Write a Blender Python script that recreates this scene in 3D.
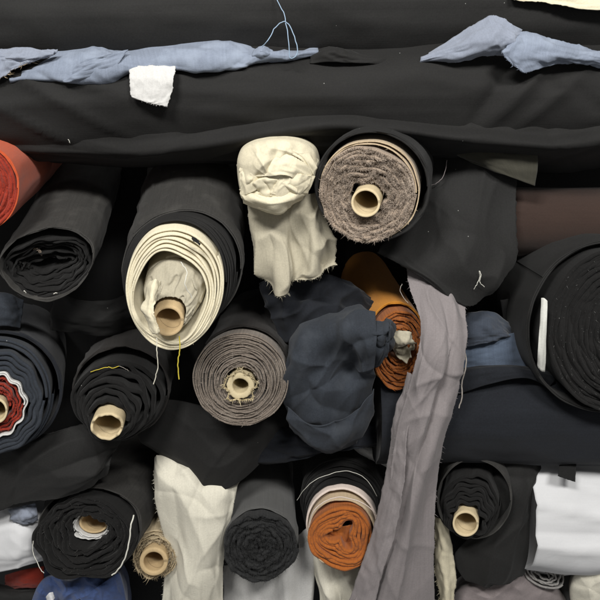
import bpy, math, random
import numpy as np
from mathutils import Vector

for o in list(bpy.data.objects):
    bpy.data.objects.remove(o)
scene = bpy.context.scene
COL = scene.collection
random.seed(7)
RNG = np.random.default_rng(11)

# ------------------------------------------------------------------ camera
CAM = np.array([0.0, -1.16, 1.35])
PITCH = math.radians(15.0)
F = 600.0
FWD = np.array([0, math.cos(PITCH), -math.sin(PITCH)])
UP = np.array([0, math.sin(PITCH), math.cos(PITCH)])
RIGHT = np.array([1.0, 0, 0])
cd = bpy.data.cameras.new("camera")
cd.sensor_width = 36.0
cd.lens = 36.0
cd.clip_start = 0.01
cd.clip_end = 100
cam = bpy.data.objects.new("camera", cd)
cam.location = CAM
cam.rotation_euler = (math.pi / 2 - PITCH, 0, 0)
COL.objects.link(cam)
scene.camera = cam

# ------------------------------------------------------------------ world, lamps, exposure
world = bpy.data.worlds.new("World")
scene.world = world
world.use_nodes = True
bg = world.node_tree.nodes["Background"]
bg.inputs[0].default_value = (1.0, 0.99, 0.97, 1)
bg.inputs[1].default_value = 0.22

def area(name, loc, target, sx, sy, power, color):
    l = bpy.data.lights.new(name, 'AREA')
    l.shape = 'RECTANGLE'
    l.size, l.size_y = sx, sy
    l.energy = power
    l.color = color
    o = bpy.data.objects.new(name, l)
    o.location = loc
    o.rotation_euler = (Vector(target) - Vector(loc)).to_track_quat('-Z', 'Y').to_euler()
    COL.objects.link(o)
    return o
area("ceiling_lamp", (-0.8, -1.7, 3.0), (0, 0, 1.05), 0.8, 0.35, 55, (1.0, 0.98, 0.94))
area("ceiling_lamp", (0.8, -2.05, 3.0), (0, 0, 1.05), 0.8, 0.35, 58, (1.0, 0.98, 0.94))

vs = scene.view_settings
vs.view_transform = 'Standard'
vs.look = 'None'
vs.exposure = 0.0
vs.gamma = 1.0
scene.cycles.max_bounces = 6

# ------------------------------------------------------------------ maths helpers
SETBACK = 0.0

def P(u, v, y):
    """photo position (600 px scale) and world depth y -> world point"""
    a = (300.0 - v) / F
    b = (u - 300.0) / F
    ray = FWD + a * UP + b * RIGHT
    d = (y + SETBACK - CAM[1]) / ray[1]
    return CAM + d * ray

def depth(u, v, y):
    return float(np.dot(P(u, v, y) - CAM, FWD))

def _hash(ix, iy, iz, k):
    n = (ix * 374761393 + iy * 668265263 + iz * 2147483647 + k * 1274126177) & 0xffffffff
    n = ((n ^ (n >> 13)) * 1274126177) & 0xffffffff
    n = ((n ^ (n >> 16)) * 2246822519) & 0xffffffff
    return ((n ^ (n >> 15)) & 0xffff) / 32767.5 - 1.0

def noise(p, seed=0):
    p = np.asarray(p, float)
    i = np.floor(p).astype(np.int64)
    f = p - i
    w = f * f * f * (f * (f * 6 - 15) + 10)
    out = 0
    for dx in (0, 1):
        wx = w[..., 0] if dx else 1 - w[..., 0]
        for dy in (0, 1):
            wy = w[..., 1] if dy else 1 - w[..., 1]
            for dz in (0, 1):
                wz = w[..., 2] if dz else 1 - w[..., 2]
                a, b, c = i[..., 0] + dx, i[..., 1] + dy, i[..., 2] + dz
                g = (_hash(a, b, c, seed) * (f[..., 0] - dx) + _hash(a, b, c, seed + 17) * (f[..., 1] - dy)
                     + _hash(a, b, c, seed + 41) * (f[..., 2] - dz))
                out = out + wx * wy * wz * g
    return out * 1.4

def fbm(p, seed=0, octv=3):
    p = np.asarray(p, float)
    r, a = 0, 1.0
    for k in range(octv):
        r = r + a * noise(p * (2.03 ** k) + 3.7 * k, seed + k)
        a *= 0.5
    return r

def ridge(p, seed=0, sharp=4):
    return (1 - np.clip(np.abs(noise(p, seed)) * 1.6, 0, 1)) ** sharp

def cr(ctrl, t, closed=False):
    """Catmull-Rom through ctrl (n, ...) at t in 0..1"""
    c = np.asarray(ctrl, float)
    n = len(c)
    t = np.asarray(t, float)
    if closed:
        x = (t % 1.0) * n
        i = np.floor(x).astype(int)
        f = x - i
        g = lambda k: c[(i + k) % n]
    else:
        x = np.clip(t, 0, 1) * (n - 1)
        i = np.minimum(np.floor(x).astype(int), n - 2)
        f = x - i
        e = np.concatenate([[2 * c[0] - c[1]], c, [2 * c[-1] - c[-2]]])
        g = lambda k: e[i + k + 1]
    f = f.reshape(f.shape + (1,) * (c.ndim - 1))
    p0, p1, p2, p3 = g(-1), g(0), g(1), g(2)
    return 0.5 * (2 * p1 + (p2 - p0) * f + (2 * p0 - 5 * p1 + 4 * p2 - p3) * f ** 2 + (3 * p1 - p0 - 3 * p2 + p3) * f ** 3)

# ------------------------------------------------------------------ materials
def fabric(name, rgb, rough=0.92, lint=0.0, var=0.25, streak=0.2, weave=0.35, sheen=0.15, pale=None, grain=0.16, crease=0.0, seam=False):
    m = bpy.data.materials.new(name)
    m.use_nodes = True
    nt = m.node_tree
    N, Lk = nt.nodes, nt.links.new
    b = N["Principled BSDF"]
    b.inputs["Roughness"].default_value = rough
    b.inputs["Sheen Weight"].default_value = sheen
    b.inputs["Sheen Roughness"].default_value = 0.5
    b.inputs["Specular IOR Level"].default_value = 0.25
    tc = N.new("ShaderNodeTexCoord")
    n1 = N.new("ShaderNodeTexNoise"); n1.inputs["Scale"].default_value = 7; n1.inputs["Detail"].default_value = 5
    Lk(tc.outputs["Object"], n1.inputs["Vector"])
    mp = N.new("ShaderNodeMapping"); mp.inputs["Scale"].default_value = (260, 9, 1)
    Lk(tc.outputs["UV"], mp.inputs["Vector"])
    n2 = N.new("ShaderNodeTexNoise"); n2.inputs["Scale"].default_value = 1; n2.inputs["Detail"].default_value = 3
    Lk(mp.outputs[0], n2.inputs["Vector"])
    # brightness factor
    a1 = N.new("ShaderNodeMath"); a1.operation = 'MULTIPLY_ADD'
    Lk(n1.outputs["Fac"], a1.inputs[0]); a1.inputs[1].default_value = 2 * var; a1.inputs[2].default_value = 1 - var
    a2 = N.new("ShaderNodeMath"); a2.operation = 'MULTIPLY_ADD'
    Lk(n2.outputs["Fac"], a2.inputs[0]); a2.inputs[1].default_value = 2 * streak; Lk(a1.outputs[0], a2.inputs[2])
    a3 = N.new("ShaderNodeMath"); a3.operation = 'SUBTRACT'
    Lk(a2.outputs[0], a3.inputs[0]); a3.inputs[1].default_value = streak
    ng = N.new("ShaderNodeTexNoise"); ng.inputs["Scale"].default_value = 330; ng.inputs["Detail"].default_value = 4
    Lk(tc.outputs["Object"], ng.inputs["Vector"])
    ag = N.new("ShaderNodeMath"); ag.operation = 'MULTIPLY_ADD'
    Lk(ng.outputs["Fac"], ag.inputs[0]); ag.inputs[1].default_value = 2 * grain; Lk(a3.outputs[0], ag.inputs[2])
    a3 = N.new("ShaderNodeMath"); a3.operation = 'SUBTRACT'
    Lk(ag.outputs[0], a3.inputs[0]); a3.inputs[1].default_value = grain
    if seam:                                           # spiral paper seam of a wound tube
        su = N.new("ShaderNodeSeparateXYZ"); Lk(tc.outputs["UV"], su.inputs[0])
        m1 = N.new("ShaderNodeMath"); m1.operation = 'MULTIPLY'; m1.inputs[1].default_value = 1 / (0.06 * math.pi); Lk(su.outputs[0], m1.inputs[0])
        m2 = N.new("ShaderNodeMath"); m2.operation = 'MULTIPLY_ADD'; m2.inputs[1].default_value = 16.0; Lk(su.outputs[1], m2.inputs[0]); Lk(m1.outputs[0], m2.inputs[2])
        m3 = N.new("ShaderNodeMath"); m3.operation = 'FRACT'; Lk(m2.outputs[0], m3.inputs[0])
        m4 = N.new("ShaderNodeMath"); m4.operation = 'LESS_THAN'; m4.inputs[1].default_value = 0.035; Lk(m3.outputs[0], m4.inputs[0])
        m5 = N.new("ShaderNodeMath"); m5.operation = 'MULTIPLY_ADD'; m5.inputs[1].default_value = -0.35; Lk(m4.outputs[0], m5.inputs[0]); Lk(a3.outputs[0], m5.inputs[2])
        a3 = m5
    sc = N.new("ShaderNodeVectorMath"); sc.operation = 'SCALE'
    sc.inputs[0].default_value = rgb
    Lk(a3.outputs[0], sc.inputs["Scale"])
    colour = sc.outputs[0]
    if pale:                                           # worn, chalky patches of the cloth
        n4 = N.new("ShaderNodeTexNoise"); n4.inputs["Scale"].default_value = 22; n4.inputs["Detail"].default_value = 6
        Lk(tc.outputs["Object"], n4.inputs["Vector"])
        r4 = N.new("ShaderNodeMapRange"); r4.inputs[1].default_value = 0.5; r4.inputs[2].default_value = 0.75
        r4.inputs[3].default_value = 0; r4.inputs[4].default_value = 0.6
        Lk(n4.outputs["Fac"], r4.inputs[0])
        mx = N.new("ShaderNodeMix"); mx.data_type = 'RGBA'
        Lk(r4.outputs[0], mx.inputs["Factor"]); Lk(colour, mx.inputs["A"])
        mx.inputs["B"].default_value = (*pale, 1)
        colour = mx.outputs["Result"]
    if lint:
        v = N.new("ShaderNodeTexVoronoi"); v.inputs["Scale"].default_value = 85
        Lk(tc.outputs["Object"], v.inputs["Vector"])
        sp = N.new("ShaderNodeSeparateColor"); Lk(v.outputs["Color"], sp.inputs[0])
        c1 = N.new("ShaderNodeMath"); c1.operation = 'LESS_THAN'; c1.inputs[1].default_value = 0.085
        Lk(v.outputs["Distance"], c1.inputs[0])
        c2 = N.new("ShaderNodeMath"); c2.operation = 'GREATER_THAN'; c2.inputs[1].default_value = 1 - lint
        Lk(sp.outputs[0], c2.inputs[0])
        c3 = N.new("ShaderNodeMath"); c3.operation = 'MULTIPLY'
        Lk(c1.outputs[0], c3.inputs[0]); Lk(c2.outputs[0], c3.inputs[1])
        c4 = N.new("ShaderNodeMath"); c4.operation = 'MULTIPLY'; c4.inputs[1].default_value = 0.55
        Lk(c3.outputs[0], c4.inputs[0])
        mx = N.new("ShaderNodeMix"); mx.data_type = 'RGBA'
        Lk(c4.outputs[0], mx.inputs["Factor"]); Lk(colour, mx.inputs["A"])
        mx.inputs["B"].default_value = (0.4, 0.4, 0.38, 1)
        colour = mx.outputs["Result"]
    Lk(colour, b.inputs["Base Color"])
    # weave bump
    wx = N.new("ShaderNodeTexWave"); wx.bands_direction = 'X'; wx.inputs["Scale"].default_value = 190; wx.inputs["Distortion"].default_value = 2.0
    wy = N.new("ShaderNodeTexWave"); wy.bands_direction = 'Y'; wy.inputs["Scale"].default_value = 190; wy.inputs["Distortion"].default_value = 2.0
    for w in (wx, wy):
        Lk(tc.outputs["UV"], w.inputs["Vector"])
    ad = N.new("ShaderNodeMath"); Lk(wx.outputs["Fac"], ad.inputs[0]); Lk(wy.outputs["Fac"], ad.inputs[1])
    n3 = N.new("ShaderNodeTexNoise"); n3.inputs["Scale"].default_value = 420; n3.inputs["Detail"].default_value = 3
    Lk(tc.outputs["Object"], n3.inputs["Vector"])
    ad2 = N.new("ShaderNodeMath"); Lk(ad.outputs[0], ad2.inputs[0]); Lk(n3.outputs["Fac"], ad2.inputs[1])
    bp = N.new("ShaderNodeBump"); bp.inputs["Strength"].default_value = weave * 0.7; bp.inputs["Distance"].default_value = 0.0004
    Lk(ad2.outputs[0], bp.inputs["Height"])
    n5 = N.new("ShaderNodeTexNoise"); n5.inputs["Scale"].default_value = 26; n5.inputs["Detail"].default_value = 5
    n5.inputs["Distortion"].default_value = 1.2
    Lk(tc.outputs["Object"], n5.inputs["Vector"])
    bp2 = N.new("ShaderNodeBump"); bp2.inputs["Strength"].default_value = 0.14 + crease; bp2.inputs["Distance"].default_value = 0.004
    Lk(n5.outputs["Fac"], bp2.inputs["Height"]); Lk(bp.outputs[0], bp2.inputs["Normal"])
    Lk(bp2.outputs[0], b.inputs["Normal"])
    return m

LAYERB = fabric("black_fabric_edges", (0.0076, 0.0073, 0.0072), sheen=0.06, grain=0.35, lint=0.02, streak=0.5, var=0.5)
BLACK = fabric("black_fabric", (0.0133, 0.0131, 0.0128), sheen=0.05, rough=0.74, grain=0.35, lint=0.012, streak=0.10, var=0.38)
BLACK2 = fabric("soft_black_fabric", (0.0103, 0.0100, 0.0097), sheen=0.05, rough=0.74, grain=0.35, lint=0.015, streak=0.10, var=0.38)
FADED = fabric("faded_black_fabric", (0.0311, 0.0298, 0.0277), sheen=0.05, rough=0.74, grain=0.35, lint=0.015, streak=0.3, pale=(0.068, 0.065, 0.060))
INK = fabric("deep_black_fabric", (0.0096, 0.0096, 0.0098), sheen=0.06, grain=0.35, lint=0.01)
CHAR = fabric("charcoal_fabric", (0.085, 0.085, 0.083), lint=0.01, streak=0.2)
CHARD = fabric("dark_charcoal_pile", (0.021, 0.0215, 0.022), sheen=0.06, grain=0.35, lint=0.02, streak=0.6, weave=0.9)
NAVY = fabric("dark_navy_fabric", (0.0115, 0.0132, 0.0174), sheen=0.06, grain=0.35, lint=0.012, streak=0.15)
NAVYL = fabric("navy_grey_fabric", (0.027, 0.032, 0.041), sheen=0.06, grain=0.35, lint=0.01)
SLATE = fabric("slate_navy_fabric", (0.028, 0.033, 0.042), sheen=0.06, grain=0.35, lint=0.01, streak=0.12, pale=(0.055, 0.062, 0.073), crease=0.15)
CREAM = fabric("cream_fabric", (0.68, 0.62, 0.46), var=0.12, streak=0.12, sheen=0.05)
CREAM2 = fabric("pale_cream_fabric", (0.66, 0.63, 0.53), var=0.1, streak=0.08, sheen=0.05, crease=0.1)
CALICO = fabric("calico_fabric", (0.42, 0.385, 0.295), var=0.15, streak=0.15, sheen=0.05, crease=0.15)  # lowered tone puts the shade on the hanging tail into the colour
BEIGE = fabric("beige_fabric", (0.42, 0.34, 0.22), var=0.2, streak=0.25, sheen=0.05)
MAUVE = fabric("mauve_grey_fabric", (0.228, 0.205, 0.207), var=0.16, streak=0.12, sheen=0.1, crease=0.12)
MAUVED = fabric("dull_mauve_fabric", (0.22, 0.19, 0.19), var=0.16, streak=0.12, sheen=0.1, crease=0.12)
DENIM = fabric("pale_blue_denim", (0.205, 0.238, 0.305), var=0.22, streak=0.18, sheen=0.05, pale=(0.33, 0.38, 0.47), crease=0.05)
LILAC = fabric("lilac_grey_fabric", (0.235, 0.262, 0.325), var=0.15, streak=0.1, crease=0.15)
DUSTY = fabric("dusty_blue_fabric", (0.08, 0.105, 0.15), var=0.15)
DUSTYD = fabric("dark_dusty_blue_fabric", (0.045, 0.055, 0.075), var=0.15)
BLUE = fabric("blue_fabric", (0.05, 0.08, 0.19), var=0.2, crease=0.2)
TAUPE = fabric("taupe_pile", (0.30, 0.235, 0.18), var=0.3, streak=0.6, weave=0.9, pale=(0.42, 0.36, 0.30))
TAUPEF = fabric("taupe_fibre", (0.40, 0.33, 0.27), var=0.5, streak=0.5)
TAN = fabric("tan_fabric", (0.46, 0.36, 0.24), var=0.2, streak=0.2)
BROWN = fabric("grey_brown_fabric", (0.17, 0.14, 0.115), var=0.3, streak=0.6, weave=0.7, pale=(0.26, 0.225, 0.19))
BROWNF = fabric("grey_brown_fibre", (0.28, 0.245, 0.21), var=0.4)
BROWND = fabric("brown_black_fabric", (0.0179, 0.0161, 0.0149), sheen=0.06, grain=0.35, lint=0.01, streak=0.3)
RUST = fabric("rust_fabric", (0.27, 0.085, 0.018), var=0.3, streak=0.6, weave=0.7)
RUST2 = fabric("rust_orange_fabric", (0.34, 0.10, 0.018), var=0.25, streak=0.4, weave=0.7)
GOLD = fabric("golden_brown_fabric", (0.46, 0.185, 0.02), var=0.15, streak=0.1)
ORANGE = fabric("red_orange_fabric", (0.46, 0.075, 0.022), var=0.12, streak=0.1)
REDC = fabric("red_fabric", (0.30, 0.035, 0.02), var=0.2)
RED = fabric("deep_red_fabric", (0.26, 0.026, 0.012), var=0.3, streak=0.5)
MAROON = fabric("maroon_fabric", (0.040, 0.024, 0.019), var=0.15, streak=0.1)
OLIVE = fabric("olive_fabric", (0.042, 0.040, 0.030), var=0.15)
WHITE = fabric("white_fabric", (0.64, 0.645, 0.66), var=0.05, streak=0.03, sheen=0.0, grain=0.04, weave=0.08)
OFFW = fabric("off_white_fabric", (0.58, 0.575, 0.56), var=0.12, streak=0.08, sheen=0.03, crease=0.15)
PINKW = fabric("pinkish_white_fabric", (0.66, 0.56, 0.50), var=0.12, streak=0.1)
GREYF = fabric("mid_grey_fabric", (0.24, 0.23, 0.22), var=0.2, streak=0.3)
CARD = fabric("cardboard", (0.50, 0.37, 0.205), var=0.2, streak=0.03, weave=0.15, seam=True, sheen=0, rough=0.75)
CARDP = fabric("pale_cardboard", (0.58, 0.475, 0.30), var=0.25, streak=0.03, weave=0.3, seam=True, sheen=0, rough=0.8)
CARDT = fabric("torn_cardboard", (0.52, 0.44, 0.28), var=0.4, streak=0.05, weave=0.6, sheen=0)
PAPER = fabric("white_paper", (0.62, 0.62, 0.58), var=0.06, streak=0.03, weave=0.1, sheen=0, rough=0.7)
THW = fabric("white_thread", (0.7, 0.69, 0.62), sheen=0)
THY = fabric("yellow_thread", (0.62, 0.50, 0.06), sheen=0)
THB = fabric("blue_thread", (0.30, 0.40, 0.52), sheen=0)
THG = fabric("grey_thread", (0.33, 0.30, 0.27), sheen=0)
WALL = fabric("dark_wall", (0.02, 0.02, 0.02), sheen=0)

# ------------------------------------------------------------------ object helpers
def thing(name, label, cat, loc, group=None):
    o = bpy.data.objects.new(name, None)
    o.empty_display_size = 0.05
    COL.objects.link(o)
    o.location = loc
    o['label'] = label
    o['category'] = cat
    if group:
        o['group'] = group
    return o

def mesh_obj(name, V, faces, mat, parent=None, uv=None, smooth=True, label=None, cat=None, group=None, kind=None):
    V = np.asarray(V, float)
    if parent is not None:
        org = np.zeros(3)
        p = parent
        while p is not None:
            org = org + np.array(p.location)
            p = p.parent
    else:
        org = V.mean(axis=0)
    me = bpy.data.meshes.new(name)
    me.from_pydata((V - org).tolist(), [], faces if isinstance(faces, list) else faces.tolist())
    if uv is not None:
        lay = me.uv_layers.new(name="UVMap")
        idx = np.empty(len(me.loops), dtype=np.int32)
        me.loops.foreach_get("vertex_index", idx)
        lay.data.foreach_set("uv", np.asarray(uv, np.float32)[idx].ravel())
    if smooth:
        me.polygons.foreach_set("use_smooth", [True] * len(me.polygons))
    me.materials.append(mat)
    o = bpy.data.objects.new(name, me)
    COL.objects.link(o)
    if parent is not None:
        o.parent = parent
    else:
        o.location = org
    if label:
        o['label'] = label
    if cat:
        o['category'] = cat
    if group:
        o['group'] = group
    if kind:
        o['kind'] = kind
    return o

def grid_faces(n, m, closed_n=False, closed_m=False, off=0):
    """quads of an n x m vertex grid"""
    i = np.arange(n if closed_n else n - 1)
    j = np.arange(m if closed_m else m - 1)
    I, J = np.meshgrid(i, j, indexing='ij')
    I2, J2 = (I + 1) % n, (J + 1) % m
    q = np.stack([I * m + J, I2 * m + J, I2 * m + J2, I * m + J2], axis=-1).reshape(-1, 4)
    return q + off

def solidify(o, t, offset=0.0):
    md = o.modifiers.new("thickness", 'SOLIDIFY')
    md.thickness = t
    md.offset = offset
    return o

def normals(G):
    du = np.gradient(G, axis=0)
    dv = np.gradient(G, axis=1)
    n = np.cross(du, dv)
    return n / (np.linalg.norm(n, axis=-1, keepdims=True) + 1e-12)

def crease_lines(S, T, n, amp, seed, asp):
    """sharp creases along random short lines of a cloth; asp = height / width"""
    r = np.random.default_rng(seed)
    out = np.zeros_like(S)
    for _ in range(n):
        cx, cy = r.uniform(0.05, 0.95), r.uniform(0.03, 0.97) * asp
        an = r.normal(1.15, 0.5) * (1 if r.random() < 0.6 else -1)
        L = r.uniform(0.12, 0.45) * max(1.0, asp ** 0.5)
        w = r.uniform(0.04, 0.12)
        bx = r.normal(0, 0.5)
        dx, dy = S - cx, T * asp - cy
        al = dx * math.cos(an) + dy * math.sin(an)
        pe = -dx * math.sin(an) + dy * math.cos(an) + bx * al * al
        k = r.uniform(0.3, 1.0) * (1 if r.random() < 0.65 else -1)
        w2 = np.where(pe > 0, w, w * r.uniform(1.2, 2.6))
        out += k * amp * np.exp(-np.sqrt(pe * pe + 0.00006) / w2) * np.exp(-(al / L) ** 2)
    return out

def sheet(name, ctrl, mat, parent=None, nr=70, nc=70, wr=0.003, ws=(5, 5), cre=0.0, ragged=0.0, thick=0.0014, seed=1,
          fold=None, ragsides=(1, 1, 1, 1), ncr=None, **kw):
    """a cloth laid through a grid of (u, v, y) control points; wr wrinkles, cre sharp creases, ragged cut edges"""
    c = np.array([[P(*p) for p in row] for row in ctrl])
    t, s = np.linspace(0, 1, nr), np.linspace(0, 1, nc)
    g = cr(c, t)                                  # nr x cols x 3
    g = np.swapaxes(cr(np.swapaxes(g, 0, 1), s), 0, 1)
    T, S = np.meshgrid(t, s, indexing='ij')
    n = normals(g)
    q = np.stack([S * ws[0], T * ws[1], np.full_like(S, seed * 1.37)], -1)
    d = wr * (noise(q, seed) + 0.3 * noise(q * 2.1, seed + 1))
    if cre:
        qq = q * 0.8 + 0.35 * np.stack([noise(q * 1.3, seed + 5), noise(q * 1.3, seed + 6), 0 * S], -1)
        d = d + 0.8 * cre * ridge(qq, seed + 9, 2.5)
    if cre:
        hh = np.linalg.norm(np.diff(g, axis=0), axis=-1).sum(0).mean()
        ww = np.linalg.norm(np.diff(g, axis=1), axis=-1).sum(1).mean()
        asp = float(np.clip(hh / ww, 0.12, 8))
        k = ncr if ncr else int(9 * max(1, asp, 1 / asp) ** 0.8)
        if asp < 0.7:
            d = d + crease_lines(T, S, k, cre * 1.1, seed + 500, 1 / asp)
        else:
            d = d + crease_lines(S, T, k, cre * 1.1, seed + 500, asp)
    if fold is not None:
        d = d + fold(S, T)
    g = g + n * d[..., None]
    if ragged:
        ctr = g.mean(axis=(0, 1))
        for k, (sl, ln, inn) in enumerate(((np.s_[0, :], nc, np.s_[1, :]), (np.s_[-1, :], nc, np.s_[-2, :]),
                                           (np.s_[:, 0], nr, np.s_[:, 1]), (np.s_[:, -1], nr, np.s_[:, -2]))):
            if not ragsides[k]:
                continue
            x = np.arange(ln)
            e = fbm(np.stack([x * 0.23, x * 0 + k * 9.1, x * 0 + seed], -1), seed + k, 2) * ragged + RNG.normal(0, ragged * 0.35, ln)
            dirn = g[sl] - g[inn]
            dirn = dirn / (np.linalg.norm(dirn, axis=-1, keepdims=True) + 1e-9)
            g[sl] = g[sl] + dirn * e[:, None]
    # uv in metres
    lu = np.linalg.norm(np.diff(g, axis=1), axis=-1).mean(0).sum()
    lv = np.linalg.norm(np.diff(g, axis=0), axis=-1).mean(1).sum()
    uv = np.stack([S * lu, T * lv], -1).reshape(-1, 2)
    o = mesh_obj(name, g.reshape(-1, 3), grid_faces(nr, nc), mat, parent, uv, **kw)
    solidify(o, thick)
    o["_grid"] = 1
    del o["_grid"]
    return o, g

def tube_path(pts, rad, sides=5, n=40):
    p = cr(np.asarray(pts, float), np.linspace(0, 1, n))
    t = np.gradient(p, axis=0)
    t /= np.linalg.norm(t, axis=-1, keepdims=True) + 1e-12
    ref = np.array([0.3, 1.0, 0.2]); ref /= np.linalg.norm(ref)
    a = np.cross(t, ref); a /= np.linalg.norm(a, axis=-1, keepdims=True) + 1e-9
    b = np.cross(t, a)
    th = np.arange(sides) / sides * 2 * math.pi
    V = p[:, None, :] + rad * (np.cos(th)[None, :, None] * a[:, None, :] + np.sin(th)[None, :, None] * b[:, None, :])
    return V.reshape(-1, 3), grid_faces(n, sides, closed_m=True)

def thread(name, pts, mat, parent=None, rad=0.0007, n=40, **kw):
    q = np.array([P(*q) for q in pts])
    m_ = 4 * len(q)
    q = cr(q, np.linspace(0, 1, m_)) + RNG.normal(0, 0.0003, (m_, 3))
    V, f = tube_path(q, rad, 5, max(n, m_ * 3))
    return mesh_obj(name, V, f, mat, parent, np.zeros((len(V), 2)), **kw)

def fibres(name, pts, dirs, mat, parent, length=0.006, spread=0.6, width=0.0005, per=1, curl=0.5):
    """many short tapered fibres leaving the given points"""
    pts = np.repeat(np.asarray(pts), per, axis=0)
    dirs = np.repeat(np.asarray(dirs), per, axis=0)
    n = len(pts)
    d = dirs + RNG.normal(0, spread, (n, 3))
    d /= np.linalg.norm(d, axis=-1, keepdims=True)
    L = length * np.clip(RNG.gamma(2.0, 0.42, n), 0.2, 1.9)[:, None]
    bend = RNG.normal(0, curl, (n, 3)) * L
    side = np.cross(d, RNG.normal(0, 1, (n, 3)))
    side /= np.linalg.norm(side, axis=-1, keepdims=True) + 1e-9
    w = width
    base = pts - d * 0.001
    mid = base + d * L * 0.55
    tip = base + d * L + bend * 0.6
    V = np.stack([base - side * w, base + side * w, mid - side * w * .8, mid + side * w * .8, tip], 1).reshape(-1, 3)
    f = []
    for i in range(n):
        k = 5 * i
        f.append((k, k + 1, k + 3, k + 2))
        f.append((k + 2, k + 3, k + 4))
    uv = RNG.uniform(0, 1, (n, 1, 2)).repeat(5, 1).reshape(-1, 2)
    return mesh_obj(name, V, f, mat, parent, uv, kind='stuff')

def E(dx, dy, rx, ry, harm=(), rot=0.0):
    """closed outline in photo px about a roll's front centre (dy up)"""
    return (dx, dy, rx, ry, tuple(harm), math.radians(rot))

def opt(e, th):
    dx, dy, rx, ry, harm, rot = e
    k = np.ones_like(th)
    for (n, a, ph) in harm:
        k = k + a * np.sin(n * th + ph)
    x, y = rx * np.cos(th) * k, ry * np.sin(th) * k
    return np.stack([dx + x * math.cos(rot) - y * math.sin(rot), dy + x * math.sin(rot) + y * math.cos(rot)], -1)

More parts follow.
